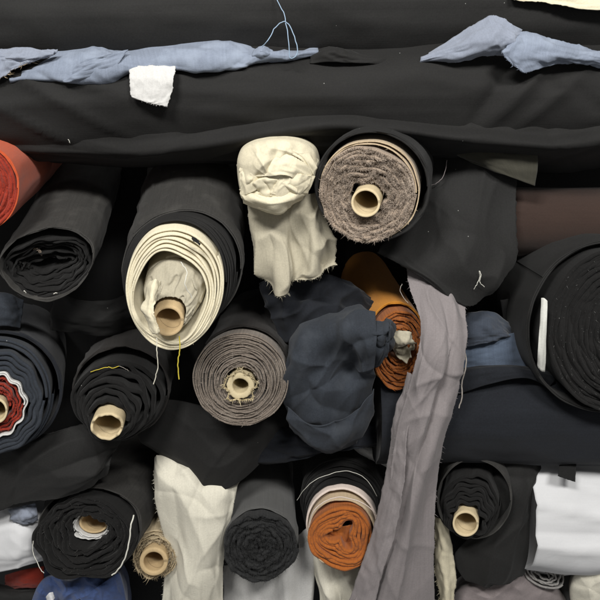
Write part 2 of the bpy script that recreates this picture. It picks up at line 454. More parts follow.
class Roll:
    def __init__(self, label, front, back, group="fabric rolls stacked with their ends showing", name="fabric_roll", L=0.95):
        self.C = P(*front)
        B = P(*back)
        self.A = (B - self.C) / np.linalg.norm(B - self.C)
        self.e1 = RIGHT - 0.15 * np.dot(RIGHT, self.A) * self.A
        self.e2 = UP - 0.15 * np.dot(UP, self.A) * self.A
        self.sc = depth(*front) / F
        self.L = L
        self.root = thing(name, label, "fabric roll", self.C, group)

    def pt(self, xy, z):
        return (self.C + xy[..., 0:1] * self.sc * self.e1 + xy[..., 1:2] * self.sc * self.e2 + np.asarray(z)[..., None] * self.A)

    def wound(self, name, mat, inner, outer, turns, z0=0.0, jag=0.003, jf=2.0, tele=0.0, loose=0.0, length=0.25, thick=0.0022, nseg=120,
              seed=1, wr=0.0, start=0.0, cre=0.0, fray=None, fr_len=0.004, fr_per=1, fr_frac=1.0, label=None, ripple=0.0, jpow=1.0, steps=0.0):
        nk = int(turns * nseg) + 1
        k = np.arange(nk)
        th = k / nseg * 2 * math.pi + start
        s = k / (nk - 1) if turns > 0 else k * 0
        tn = np.floor(k / nseg)
        ii, oo = opt(inner, th), opt(outer, th)
        # loose layers: neighbouring turns drift together and apart
        ls = loose * fbm(np.stack([np.cos(th) * 1.1, np.sin(th) * 1.1, k / nseg * 0.9], -1), seed, 2) / max(turns, 1) * np.sin(np.pi * np.clip(s, 0, 1)) ** 0.3
        s2 = np.clip(s + ls, 0, 1.1)
        xy = ii + (oo - ii) * s2[:, None]
        if ripple:
            xy = xy * (1 + ripple * noise(np.stack([np.cos(th) * 3.2, np.sin(th) * 3.2, s * 2.5], -1), seed + 3))[:, None]
        # front edge runs in and out
        fz = (z0 + tele * s + jag * fbm(np.stack([np.cos(th) * jf, np.sin(th) * jf, k / nseg * 0.8], -1), seed + 7, 3)
              + steps * noise(np.stack([k / nseg * 1.7, k * 0, k * 0 + .5], -1), seed + 8))
        # section: inner face back->front, rounded edge, outer face front->back
        if length > 0.5:
            zs = np.concatenate([[0, 0.003, 0.008, 0.016, 0.028], np.linspace(0.045, length, 34)])
        else:
            zs = np.array([0, 0.004, 0.015, 0.04, length])
        h = thick / 2
        prof = [(z, -h) for z in zs[::-1]] + [(-h * 0.6, 0.0)] + [(z, h) for z in zs]
        dirv = np.gradient(xy, axis=0)
        nrm = np.stack([dirv[:, 1], -dirv[:, 0]], -1)
        nrm /= np.linalg.norm(nrm, axis=-1, keepdims=True) + 1e-9
        cen = np.array([outer[0], outer[1]])
        V = np.empty((nk, len(prof), 3))
        uv = np.empty((nk, len(prof), 2))
        arc = np.concatenate([[0], np.cumsum(np.linalg.norm(np.diff(xy, axis=0), axis=1))]) * self.sc
        for j, (z, off) in enumerate(prof):
            off2 = np.full(nk, off)
            if wr or cre:
                ramp = min(1, z / 0.03 + 0.25)
                q = np.stack([np.cos(th) * 1.6, np.sin(th) * 1.6, np.full(nk, z * 7.0)], -1)
                off2 = off2 + wr * ramp * fbm(q + seed * 3.1, seed, 3)
                if cre:
                    q2 = np.stack([np.cos(th) * 1.2 + z * 3, np.sin(th) * 1.2, np.full(nk, z * 9.0)], -1)
                    off2 = off2 + cre * ramp * ridge(q2 + seed * 1.7, seed + 4, 6)
            zz = fz * max(0.0, 1 - z / 0.3) + z
            V[:, j] = self.pt(xy + nrm * (off2 / self.sc)[:, None], zz)
            uv[:, j, 0] = arc
            uv[:, j, 1] = z
        fc = grid_faces(nk, len(prof))
        o = mesh_obj(name, V.reshape(-1, 3), fc, mat, self.root, uv.reshape(-1, 2), label=label)
        if fray is not None:
            j = len(zs)
            sel = RNG.random(nk) < fr_frac
            pts = V[sel, j]
            fibres("frayed_edge", pts, np.repeat(-self.A[None], len(pts), 0), fray, self.root, length=fr_len, per=fr_per)
        return o

    def body(self, mat, outer, z0=0.03, turns=1.4, **kw):
        inner = (outer[0], outer[1], outer[2] * 0.965, outer[3] * 0.965, outer[4], outer[5])
        d = dict(jag=0.006, length=self.L, wr=0.004, thick=0.0025, seed=3)
        d.update(kw)
        return self.wound("outer_wrap", mat, inner, outer, turns, z0, **d)

    def cone(self, name, mat, eo, zo, ei, zi, wr=0.005, seed=1, n=160, m=44):
        """cloth gathered from the rim eo down to the tube ei"""
        th = np.arange(n) / n * 2 * math.pi
        V = np.empty((m, n, 3))
        for i, t in enumerate(np.linspace(0, 1, m)):
            xy = opt(eo, th) * (1 - t) + opt(ei, th) * t
            z = zo + (zi - zo) * (t ** 0.8)
            q = np.stack([np.cos(th) * 2.6 + 0.8 * t, np.sin(th) * 2.6, np.full(n, t * 2.2)], -1)
            d = wr * (noise(q, seed) + 1.2 * ridge(q * 0.9, seed + 2, 3)) * (0.3 + math.sin(math.pi * t))
            d = d + crease_lines((np.cos(th) * (1 - .6 * t) + 1) / 2, (np.sin(th) * (1 - .6 * t) + 1) / 2, 14, wr * 0.9, seed + 3, 1.0)
            V[i] = self.pt(xy, z - d)
        uv = np.stack(np.broadcast_arrays(th[None] * 0.05, np.linspace(0, 0.08, m)[:, None]), -1)
        o = mesh_obj(name, V.reshape(-1, 3), grid_faces(m, n, closed_m=True), mat, self.root, uv.reshape(-1, 2))
        solidify(o, 0.0015)
        return o

    def tube(self, dx, dy, rx, ry=None, z0=-0.01, wall=0.14, mat=None, rough=0.0, length=0.5, harm=(), name="core_tube", tilt=(0, 0), slant=(0.0, 0.0), rag=0.0):
        ry = ry or rx
        mat = mat or CARD
        n = 128
        th = np.arange(n) / n * 2 * math.pi
        e = E(dx, dy, rx, ry, harm)
        ei = E(dx, dy, rx * (1 - wall), ry * (1 - wall), harm)
        prof = [(length, 0), (0.1, 0), (0.03, 0), (0.006, 0), (0.001, 0), (0.0, 0.25), (0.0, 0.75), (0.001, 1), (0.006, 1), (0.03, 1), (0.1, 1), (length, 1)]
        V = np.empty((n, len(prof), 3)); uv = np.empty((n, len(prof), 2))
        fz = z0 + rough * 1.4 * noise(np.stack([np.cos(th) * 2.2, np.sin(th) * 2.2, th * 0], -1), 5) + slant[0] * np.cos(th) + slant[1] * np.sin(th)
        for j, (z, w) in enumerate(prof):
            xy = opt(e, th) * (1 - w) + opt(ei, th) * w
            xy = xy + np.array(tilt) * z
            if rag and z < 0.004:
                cc = np.array([dx, dy])
                xy = cc + (xy - cc) * (1 + rag * (0.4 if w > .5 else 1.0) * noise(np.stack([np.cos(th) * 3.5, np.sin(th) * 3.5, th * 0 + 0.25 * w], -1), 9))[:, None]
            V[:, j] = self.pt(xy, fz * max(0, 1 - z / 0.2) + z)
            uv[:, j] = np.stack([th * 0.03, np.full(n, z)], -1)
        return mesh_obj(name, V.reshape(-1, 3), grid_faces(n, len(prof), closed_n=True), mat, self.root, uv.reshape(-1, 2))

def hroll(label, uv0, uv1, y, rpx, mat, cat="fabric roll", wr=0.006, cre=0.0, seed=1, group=None, nl=160, na=72, sag=0.0, flat=1.0, name="fabric_roll",
          fold=None, root=None, part="wound_fabric", thick=None):
    """a roll lying across the picture from (u,v) to (u,v)"""
    a, b = P(uv0[0], uv0[1], y), P(uv1[0], uv1[1], y)
    r = rpx * depth((uv0[0] + uv1[0]) / 2, (uv0[1] + uv1[1]) / 2, y) / F
    t = np.linspace(0, 1, nl); th = np.arange(na) / na * 2 * math.pi
    T, TH = np.meshgrid(t, th, indexing='ij')
    ln = np.linalg.norm(b - a)
    q = np.stack([T * ln * 5, np.cos(TH) * 1.3, np.sin(TH) * 1.3], -1)
    R = r + wr * fbm(q, seed, 3)
    if cre:
        q2 = np.stack([T * ln * 2.2 + np.sin(TH) * 0.8, np.cos(TH) * 1.6, np.sin(TH) * 1.6], -1)
        R = R + cre * ridge(q2, seed + 5, 5)
    if cre:
        R = R + crease_lines(TH / (2 * math.pi), T, 46, cre * 0.9, seed + 700, float(ln / (2 * math.pi * r)))
    if fold is not None:
        R = R + fold(T, TH)
    cen = a + (b - a) * T[..., None]
    cen = cen + np.array([0, 0, -1.0]) * (sag * 4 * T * (1 - T))[..., None]
    V = cen + R[..., None] * (np.cos(TH)[..., None] * np.array([0, -1.0, 0]) + flat * np.sin(TH)[..., None] * np.array([0, 0, 1.0]))
    uvs = np.stack([TH * r, T * ln], -1)
    f = grid_faces(nl, na, closed_m=True)
    V = V.reshape(-1, 3)
    fl = f.tolist()
    fl.append(list(range(na))[::-1]); fl.append([(nl - 1) * na + i for i in range(na)])
    if root is None and label:
        root = thing(name, label, cat, (a + b) / 2, group)
    o = mesh_obj(part, V, fl, mat, root, uvs.reshape(-1, 2))
    return root, o

def bulge(name, outline, y, depthm, mat, parent=None, back=None, gather=None, gk=9, gamp=0.006, wr=0.006, ws=9, cre=0.004, power=0.55, seed=1,
          n=220, rings=70, backlen=0.5, thick=0.0, rim=None, ncr=16, folds=(), **kw):
    """a puffed cloth end: outline (photo px, closed) at depth y, swelling forward, running back"""
    o2 = np.array([list(p) for p in outline], float)
    th = np.arange(n) / n
    ring = cr(o2, th, closed=True)
    c = o2.mean(axis=0)
    rho = np.sin(np.linspace(0.02, 1, rings) * math.pi / 2)
    V = np.empty((rings, n, 3))
    for i, r in enumerate(rho):
        xy = c + (ring - c) * r
        yy = y - depthm * (1 - r * r) ** power
        d = np.zeros(n)
        q = np.stack([xy[:, 0] / 600 * ws * 1.0, xy[:, 1] / 600 * ws, np.zeros(n) + seed], -1)
        d += wr * fbm(q * 2.2, seed, 3)
        qq = q * 1.8 + 0.5 * np.stack([noise(q * 2, seed + 1), noise(q * 2, seed + 2), q[:, 0] * 0], -1)
        d += 0.6 * cre * ridge(qq, seed + 3, 2.5)
        mn, mx = o2.min(0), o2.max(0)
        sz = max(mx - mn)
        d += crease_lines((xy[:, 0] - mn[0]) / sz, (xy[:, 1] - mn[1]) / sz, ncr, cre * 1.3, seed + 600, 1.0)
        for (xa, ya, xb, yb, am, w1, w2) in folds:          # one long fold, steep on one side
            L = math.hypot(xb - xa, yb - ya)
            ex, ey = (xb - xa) / L, (yb - ya) / L
            al = ((xy[:, 0] - xa) * ex + (xy[:, 1] - ya) * ey) / L
            pe = -(xy[:, 0] - xa) * ey + (xy[:, 1] - ya) * ex + 3 * np.sin(al * 4 + xa)
            wd = np.where(pe > 0, w1, w2)
            en = 1 / (1 + np.exp(-(al + 0.02) * 14)) / (1 + np.exp((al - 0.98) * 14))
            d += am * np.exp(-np.sqrt(pe * pe + 1.2) / wd) * en
        if gather is not None:
            dx, dy = xy[:, 0] - gather[0], xy[:, 1] - gather[1]
            dist = np.hypot(dx, dy)
            ang = np.arctan2(dy, dx)
            fall = np.exp(-dist / gather[2]) * np.clip(dist / 8, 0, 1)
            d += gamp * fall * (np.abs(np.sin(ang * gk / 2 + 1.3 * noise(q * 1.5, seed + 8))) * 2 - 1)
        for k in range(n):
            V[i, k] = P(xy[k, 0], xy[k, 1], yy - d[k] * (1.0 if rim is None else 1.0))
    # run back
    bz = np.linspace(0, 1, 26)[1:]
    B = []
    bk = np.array(back if back else (0, 0))
    last = V[-1]
    for z in bz:
        xy = ring + bk * z
        row = np.array([P(xy[k, 0], xy[k, 1], y + backlen * z) for k in range(n)])
        row = row + 0.4 * (last - np.array([P(*ring[k], y) for k in range(n)])) * (1 - z)
        q = row * 9
        nn = row - row.mean(0)
        nn /= np.linalg.norm(nn, axis=-1, keepdims=True)
        row = row + nn * (wr * 0.9 * fbm(q, seed + 11, 2))[:, None] * min(1, z * 5)
        B.append(row)
    V = np.concatenate([V, np.array(B)], 0)
    m = V.shape[0]
    uv = np.stack(np.broadcast_arrays(th[None, :] * 0.6, np.linspace(0, 0.8, m)[:, None]), -1)
    f = grid_faces(m, n, closed_m=True).tolist()
    f.append(list(range(n))[::-1])
    return mesh_obj(name, V.reshape(-1, 3), f, mat, parent, uv.reshape(-1, 2), **kw)

def edge_fray(parent, pts, mat, length=0.006, per=2, dirn=(0, -0.4, -1), spread=0.5, width=0.0004):
    pts = np.asarray(pts)
    return fibres("frayed_edge", pts, np.repeat(np.array([dirn], float), len(pts), 0), mat, parent, length, spread, width, per)

# ================================================================== SETTING
x0, z0 = -2.5, -0.5
V = np.array([[-2.5, 1.7, -2.6], [2.5, 1.7, -2.6], [2.5, 1.7, 3.2], [-2.5, 1.7, 3.2]])
w = mesh_obj("back_wall", V, [[0, 1, 2, 3]], WALL, None, V[:, [0, 2]], smooth=False, kind="structure")

# ================================================================== TOP: ROLLS LYING ACROSS
SETBACK = 0.065
def topfold(T, TH):
    return 0.004 * np.exp(-((TH - 0.35 - 0.25 * np.sin(T * 5)) / 0.16) ** 2) - 0.003 * np.exp(-((TH - 0.05 - 0.2 * np.sin(T * 4 + 1)) / 0.2) ** 2)
r1, _ = hroll("uppermost long black fabric roll lying across above the pale blue cloth strip", (-110, 22), (720, 12), 0.10, 62, BLACK, wr=0.005, cre=0.004, seed=4)
def r2fold(T, TH):
    th = (TH + math.pi) % (2 * math.pi) - math.pi
    u = T * 830 - 110
    tw = 0
    for (u0, t0, sl, L, w, am) in ((70, 0.15, 0.011, 60, 0.07, 0.008), (40, -0.25, 0.010, 55, 0.08, 0.007), (100, 0.35, 0.006, 60, 0.06, 0.006), (505, 0.15, -0.020, 30, 0.12, 0.010), (530, -0.05, -0.016, 30, 0.10, 0.008),
                                  (480, 0.2, -0.03, 20, 0.14, -0.008), (555, 0.1, 0.012, 40, 0.12, -0.006), (250, 0.1, 0.002, 120, 0.1, 0.003)):
        x = th - t0 - sl * (u - u0) * -1
        tw = tw + 1.9 * am * np.exp(-np.sqrt(x * x + 0.0006) / w) * np.exp(-((u - u0) / L) ** 2)
    return tw
r2, _ = hroll("second long black fabric roll with a drooping loose lower edge, above the end-on rolls", (-110, 108), (720, 100), 0.045, 52, BLACK2, wr=0.006, cre=0.004, seed=9, fold=r2fold)
# the loose flap along its lower edge
cols = [-110, 0, 60, 130, 190, 250, 320, 390, 450, 520, 570, 620, 720]
lip = [150, 151, 153, 154, 149, 139, 128, 131, 139, 146, 147, 141, 138]
pr = [0.0, 0.0, 0.15, 0.3, 0.5, 0.8, 1, 1, 1, 1, 1, 0.8, 0.6]
def lp(dv, y, k):
    return [(u, l + dv * (1 if dv < 0 else 0.25 + 0.75 * p), y - k * p + 0.016 * (1 - p) ** 2) for u, l, p in zip(cols, lip, pr)]
ctrl = [lp(-48, -0.012, 0), lp(-34, -0.032, 0), lp(-22, -0.043, 0.002), lp(-13, -0.044, 0.008), lp(-6, -0.043, 0.022), lp(-1, -0.040, 0.028), lp(3, -0.03, 0.024), lp(9, -0.01, 0.012), lp(18, 0.04, 0.0), lp(26, 0.13, 0.0)]
sheet("loose_flap", ctrl, BLACK2, r2, nr=70, nc=240, wr=0.004, ws=(8, 2), cre=0.003, seed=12)

# ------------------------------------------------------------------ pale blue strips
den = thing("cloth_strip", "long twisted strip of pale blue cloth wedged between the two black rolls", "cloth", P(160, 65, -0.05), "pale blue cloth scraps on the black rolls")
ctrl = [[(20, 74, 0.0), (40, 58, 0.0), (80, 50, 0.0), (105, 48, 0.0), (125, 52, 0.0), (160, 48, 0.0), (205, 41, 0.0), (240, 45, 0.0), (262, 49, 0.0), (290, 50, 0.0), (318, 49, 0.01)],
        [(14, 78, -0.045), (36, 68, -0.05), (78, 62, -0.055), (105, 60, -0.055), (128, 58, -0.055), (162, 56, -0.055), (205, 52, -0.06), (240, 53, -0.055), (262, 53, -0.05), (290, 53, -0.045), (318, 51, -0.03)],
        [(10, 80, -0.055), (30, 79, -0.06), (75, 79, -0.065), (105, 76, -0.065), (130, 70, -0.065), (165, 67, -0.065), (207, 69, -0.065), (240, 67, -0.062), (262, 60, -0.055), (290, 57, -0.05), (318, 53, -0.03)],
        [(12, 82, -0.03), (30, 81, -0.035), (75, 81, -0.04), (105, 78, -0.04), (130, 72, -0.04), (165, 69, -0.04), (207, 70, -0.04), (240, 69, -0.04), (262, 62, -0.03), (290, 59, -0.03), (318, 54, -0.02)]]
sheet("twisted_cloth", ctrl, DENIM, den, nr=44, nc=200, wr=0.0015, ws=(8, 2), cre=0.0042, seed=21, ncr=44, ragged=0.001)
ctrl = [[(62, 82, -0.06), (72, 71, -0.066), (82, 62, -0.068)], [(70, 82, -0.072), (85, 69, -0.076), (100, 56, -0.074)], [(112, 74, -0.064), (120, 62, -0.07), (128, 50, -0.055)]]
sheet("folded_end", ctrl, DENIM, den, nr=30, nc=30, wr=0.002, cre=0.002, seed=23, ragged=0.001)
ctrl = [[(254, 50, -0.045), (262, 46, -0.05), (272, 50, -0.04)], [(252, 55, -0.06), (263, 53, -0.066), (276, 54, -0.05)], [(254, 62, -0.05), (264, 60, -0.056), (280, 57, -0.045)]]
sheet("pinched_fold", ctrl, DENIM, den, nr=24, nc=24, wr=0.001, cre=0.001, seed=25)

ctrl = [[(-40, 46, -0.01), (0, 49, -0.03), (30, 51, -0.04), (58, 52, -0.045)], [(-40, 52, -0.05), (0, 55, -0.055), (28, 56, -0.058), (55, 54, -0.06)],
        [(-40, 60, -0.055), (0, 61, -0.058), (22, 62, -0.06), (50, 56, -0.06)], [(-40, 84, -0.06), (-8, 82, -0.064), (14, 70, -0.064), (32, 60, -0.06)]]
lil, g = sheet("cloth_scrap", ctrl, LILAC, None, nr=40, nc=50, wr=0.004, cre=0.004, seed=27, ragged=0.0015,
      label="short lilac grey cloth scrap with frayed edge left of the blue strip", cat="cloth")
edge_fray(lil, g[-1, 15:], TAN, 0.007, 3, dirn=(0.6, -0.5, 0.2))

ctrl = [[(318, 50, 0.01), (332, 48, -0.01), (350, 52, -0.015), (375, 57, -0.01), (400, 61, 0.01)], [(312, 56, -0.03), (330, 51, -0.05), (350, 55, -0.05), (375, 59, -0.04), (402, 62, -0.02)],
        [(310, 64, -0.045), (330, 62, -0.055), (350, 63, -0.055), (375, 64, -0.05), (405, 64, -0.03)]]
sheet("turned_fold", ctrl, BLACK2, r2, nr=24, nc=50, wr=0.002, cre=0.002, seed=29)

den2 = thing("cloth_scrap", "crumpled pale blue cloth scrap with a raised peak at right between black rolls", "cloth", P(510, 50, -0.05), "pale blue cloth scraps on the black rolls")
ctrl = [[(424, 58, -0.03), (452, 40, -0.04), (478, 24, -0.045), (494, 16, -0.05), (506, 24, -0.055), (520, 32, -0.05)],
        [(421, 60, -0.05), (455, 48, -0.065), (482, 36, -0.075), (500, 32, -0.08), (512, 36, -0.075), (519, 36, -0.06)],
        [(420, 61, -0.05), (455, 56, -0.065), (485, 49, -0.08), (502, 44, -0.085), (513, 41, -0.08), (518, 40, -0.06)],
        [(420, 62, -0.03), (455, 60, -0.05), (480, 56, -0.06), (500, 54, -0.06), (508, 50, -0.06), (514, 46, -0.05)]]
sheet("peaked_fold", ctrl, LILAC, den2, nr=44, nc=70, wr=0.004, ws=(5, 4), cre=0.004, seed=31, ragged=0.001)
ctrl = [[(512, 36, -0.07), (520, 32, -0.062), (545, 38, -0.055), (575, 45, -0.05), (605, 52, -0.045), (650, 60, -0.04)],
        [(507, 46, -0.09), (522, 42, -0.085), (545, 47, -0.08), (575, 52, -0.072), (603, 59, -0.06), (650, 68, -0.05)],
        [(503, 54, -0.095), (518, 58, -0.094), (542, 57, -0.086), (570, 58, -0.074), (600, 62, -0.062), (650, 70, -0.05)],
        [(518, 70, -0.09), (526, 73, -0.084), (545, 66, -0.075), (570, 61, -0.06), (600, 64, -0.05), (650, 72, -0.04)]]
o, g = sheet("drooping_fold", ctrl, DENIM, den2, nr=44, nc=80, wr=0.004, ws=(6, 4), cre=0.003, seed=33, ragged=0.0015)
edge_fray(den2, g[:, 0], DENIM, 0.004, 3, dirn=(-0.6, -0.5, -0.3))

# white swatch
ctrl = [[(129, 66, -0.062), (152, 66, -0.066), (176, 66, -0.064)], [(130, 80, -0.078), (152, 80, -0.083), (174, 79, -0.083)], [(131, 95, -0.079), (150, 100, -0.084), (172, 92, -0.084)],
        [(133, 96, -0.079), (150, 103, -0.084), (167, 107, -0.084)]]
tag, g = sheet("fabric_swatch", ctrl, OFFW, None, nr=40, nc=40, wr=0.002, cre=0.001, ragged=0.0012, seed=35, label="small white fabric swatch hanging from the pale blue strip over black roll", cat="swatch")
edge_fray(tag, g[-1], OFFW, 0.003, 2)
# blue thread loop
thread("loose_thread", [(262, 47, -0.075), (268, 40, -0.085), (275, 28, -0.075), (283, 22, -0.07), (290, 26, -0.07), (296, 42, -0.078), (297, 54, -0.08), (290, 58, -0.08), (289, 46, -0.08), (287, 30, -0.074), (284, 14, -0.06), (278, 2, -0.045), (272, -12, -0.03)],
       THB, None, 0.0009, 120, label="thin pale blue thread curling up from the blue cloth strip", cat="thread")
# beige scrap on top edge
ctrl = [[(505, -26, 0.02), (550, -24, 0.02), (600, -20, 0.02), (660, -15, 0.02)], [(508, -8, -0.03), (550, -6, -0.032), (600, -2, -0.034), (660, 4, -0.034)], [(512, 0, -0.038), (550, 4, -0.042), (582, 9, -0.045), (660, 14, -0.045)]]
sheet("cloth_scrap", ctrl, CREAM, None, nr=30, nc=60, wr=0.003, cre=0.002, ragged=0.0015, seed=37, label="cream cloth edge lying on top of the uppermost black roll at right", cat="cloth")

SETBACK = 0.0
# ================================================================== BACKGROUND DRAPES
ctrl = [[(u, 110, 0.42) for u in range(-360, 961, 120)]] + [[(u, v, 0.36 + 0.04 * math.sin(u * 0.05 + v * 0.02)) for u in range(-360, 961, 120)] for v in range(180, 810, 90)]
sheet("hanging_cloth", ctrl, INK, None, nr=120, nc=160, wr=0.02, ws=(9, 3), cre=0.01, seed=41, label="deep black cloth hanging in the gaps behind all the rolls", cat="cloth")

GB = "fabric rolls stacked with their ends showing"
# ================================================================== UPPER ROW
# red roll
R = Roll("red orange fabric roll at the left edge, under the black rolls", (-23, 188, -0.05), (34, 150, 0.35))
R.body(ORANGE, E(0, 0, 42, 46), z0=0.0, turns=1.6, jag=0.004, wr=0.003, seed=5)
R.wound("wound_layers", RED, E(0, 0, 6, 8), E(0, 0, 39, 43), 13, z0=0.0, jag=0.005, jf=2.5, loose=0.6, thick=0.0062, seed=6, fray=RED, fr_len=0.004)

# black loose hollow roll
R = Roll("collapsed faded black fabric roll with a crushed end, right of the red roll", (42, 272, -0.06), (88, 172, 0.42))
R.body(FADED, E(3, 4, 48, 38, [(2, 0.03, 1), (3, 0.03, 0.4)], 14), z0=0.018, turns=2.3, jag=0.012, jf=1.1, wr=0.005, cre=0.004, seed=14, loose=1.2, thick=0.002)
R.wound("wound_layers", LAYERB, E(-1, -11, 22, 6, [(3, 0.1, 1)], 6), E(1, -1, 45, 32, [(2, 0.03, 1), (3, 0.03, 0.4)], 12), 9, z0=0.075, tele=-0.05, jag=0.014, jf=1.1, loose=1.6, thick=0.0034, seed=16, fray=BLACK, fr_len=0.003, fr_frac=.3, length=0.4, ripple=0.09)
ctrl = [[(33, 250, 0.0), (37, 247, -0.003), (41, 252, 0.0)], [(35, 252, -0.003), (39, 251, -0.01), (42, 256, -0.003)]]
sheet("torn_scrap", ctrl, TAUPE, R.root, nr=12, nc=12, wr=0.004, ws=(3, 3), seed=61, ragged=0.001)
for (a, b) in (((24, 291), (26, 293)), ((54, 294), (57, 293))):
    thread("loose_thread", [(a[0], a[1], -0.075), ((a[0] + b[0]) / 2, (a[1] + b[1]) / 2 - .6, -0.078), (b[0], b[1], -0.075)], THW, R.root, 0.0008, 8)

# big black roll with cream inside
R = Roll("large black fabric roll with thick cream layers and a cream-wrapped core inside", (174, 290, -0.11), (194, 160, 0.42))
R.body(FADED, E(6, 6, 62, 66, [(2, 0.03, 0.6)]), z0=0.05, turns=1.4, jag=0.004, jf=1.0, wr=0.004, cre=0.005, seed=24, loose=0.4)
R.wound("wound_layers", BLACK2, E(2, 2, 50, 65), E(4, 4, 58, 64, [(2, 0.03, 0.6)]), 5, z0=0.02, tele=0.025, jag=0.005, jf=0.8, loose=0.5, thick=0.003, seed=25, fray=BLACK2, fr_len=0.003, fr_frac=.25)
R.wound("cream_layers", CREAM, E(-4, -8, 35, 47, [(2, 0.03, 2), (4, 0.05, 0.5)]), E(0, 0, 48, 66, [(2, 0.02, 1.0), (3, 0.02, 0.5)]), 6.4, z0=0.0, tele=0.008, jag=0.005, jf=0.9, loose=0.45, thick=0.0038, seed=26, length=0.3, start=-2.0, fray=CREAM, fr_len=0.002, fr_frac=.4)
R.wound("core_wrap", CALICO, E(-1, -9, 29, 33, [(2, 0.05, 1)]), E(-1, -9, 30.5, 35, [(2, 0.05, 1)]), 1.3, z0=0.035, jag=0.006, jf=1.0, thick=0.003, seed=27, length=0.3)
R.cone("core_wrap_end", CALICO, E(-1, -9, 30, 34, [(2, 0.05, 1)]), 0.035, E(-4, -20, 16.5, 18, [(3, 0.04, 0)]), -0.008, wr=0.007, seed=28)
R.tube(-5, -25, 15.5, 16, z0=-0.022, wall=0.2, mat=CARD)
ctrl = [[(150, 283, -0.135), (155, 279, -0.155), (160, 282, -0.14)], [(146, 296, -0.15), (151, 295, -0.17), (156, 297, -0.165)], [(141, 309, -0.165), (148, 310, -0.18), (154, 309, -0.18)],
        [(147, 318, -0.165), (152, 320, -0.185), (156, 320, -0.185)], [(151, 331, -0.17), (156, 334, -0.185), (160, 332, -0.185)]]
o, g = sheet("torn_cloth_edge", ctrl, CREAM, R.root, nr=50, nc=16, wr=0.004, ws=(2, 5), cre=0.002, ragged=0.002, seed=63)
thread("loose_thread", [(157, 338, -0.14), (157, 352, -0.15), (158, 366, -0.15), (156, 375, -0.15), (154, 384, -0.15)], CREAM2, R.root, 0.0009)
thread("loose_thread", [(179, 336, -0.165), (180, 350, -0.165), (178, 362, -0.165), (179, 379, -0.165)], THY, R.root, 0.0011)
thread("loose_thread", [(181, 262, -0.13), (187, 272, -0.142), (185, 284, -0.15), (192, 298, -0.14)], THW, R.root, 0.0008)
ctrl = [[(191, 236, -0.11), (195, 238, -0.115), (199, 241, -0.11)], [(193, 241, -0.122), (196, 242, -0.124), (200, 245, -0.12)]]
sheet("torn_scrap", ctrl, INK, R.root, nr=10, nc=14, wr=0.002, ragged=0.0018, seed=64)

# cream folded end
cr_root = thing("fabric_roll", "cream fabric roll with a crumpled folded end and no core, beside the taupe roll", "fabric roll", P(277, 175, 0), GB)
outl = [(237, 168), (240, 152), (252, 143), (272, 139), (296, 140), (312, 148), (317, 160), (315, 178), (306, 194), (290, 203), (281, 211), (266, 209), (250, 205), (241, 194)]
fl = [(236, 174, 263, 151, .012), (260, 151, 293, 147, .012), (291, 146, 316, 165, .012), (253, 176, 273, 153, .010), (270, 153, 313, 172, .009), (254, 176, 286, 167, .012), (283, 166, 306, 182, .011),
      (257, 180, 273, 194, .009), (270, 194, 310, 178, .012), (239, 192, 263, 198, .011), (260, 197, 284, 205, .010), (280, 205, 308, 190, .009), (243, 178, 252, 194, .006)]
bulge("folded_end", outl, -0.03, 0.06, CREAM, cr_root, back=(10, -35), wr=0.004, cre=0.009, ncr=44, seed=71, ws=12, power=0.3)
def strip(nm, ctrl, mat, par, sd, **kw):
    d = dict(nr=30, nc=40, wr=0.0025, ws=(4, 3), cre=0.002, seed=sd, ragged=0.0008, thick=0.0018)
    d.update(kw)
    return sheet(nm, ctrl, mat, par, **d)
K = dict(wr=0.0014, cre=0.003, ncr=7, thick=0.0022, ws=(2.5, 2.5), nr=44, nc=60)
strip("fold", [[(238, 166, -0.03), (252, 147, -0.03), (277, 139, -0.025), (305, 144, -0.03), (318, 162, -0.03)], [(240, 171, -0.074), (255, 155, -0.082), (279, 147, -0.085), (302, 152, -0.082), (316, 168, -0.074)],
               [(243, 176, -0.078), (259, 162, -0.088), (281, 154, -0.092), (300, 160, -0.088), (313, 175, -0.076)]], CREAM, cr_root, 72, **K)
strip("fold", [[(240, 174, -0.078), (250, 164, -0.088), (262, 156, -0.088)], [(241, 184, -0.080), (253, 176, -0.094), (267, 166, -0.094)], [(243, 196, -0.078), (256, 190, -0.092), (271, 178, -0.092)]], CREAM, cr_root, 73, **K)
strip("fold", [[(262, 156, -0.088), (278, 153, -0.094), (298, 160, -0.092), (314, 170, -0.076)], [(256, 170, -0.096), (274, 165, -0.106), (294, 169, -0.102), (311, 179, -0.08)], [(253, 177, -0.094), (272, 176, -0.108), (288, 176, -0.106), (307, 186, -0.08)]], CREAM, cr_root, 74, **K)
strip("fold", [[(284, 170, -0.098), (298, 174, -0.096), (315, 176, -0.074)], [(277, 182, -0.104), (293, 186, -0.102), (311, 186, -0.078)], [(270, 196, -0.096), (287, 200, -0.096), (305, 195, -0.074)]], CREAM, cr_root, 76, **K)
strip("fold", [[(252, 178, -0.086), (266, 177, -0.096), (284, 176, -0.096), (296, 180, -0.09)], [(252, 187, -0.090), (266, 184, -0.102), (281, 185, -0.099), (296, 190, -0.09)], [(254, 197, -0.084), (268, 199, -0.094), (282, 199, -0.092), (294, 198, -0.082)]], CREAM, cr_root, 77, **dict(K, cre=0.006, ncr=12))
strip("fold", [[(240, 189, -0.07), (252, 193, -0.09), (270, 197, -0.100), (292, 192, -0.096), (311, 183, -0.07)], [(242, 197, -0.074), (254, 201, -0.096), (272, 205, -0.104), (292, 198, -0.098), (307, 192, -0.07)],
               [(245, 203, -0.055), (258, 208, -0.075), (279, 214, -0.085), (290, 205, -0.075), (302, 198, -0.05)]], CREAM, cr_root, 75, **K)

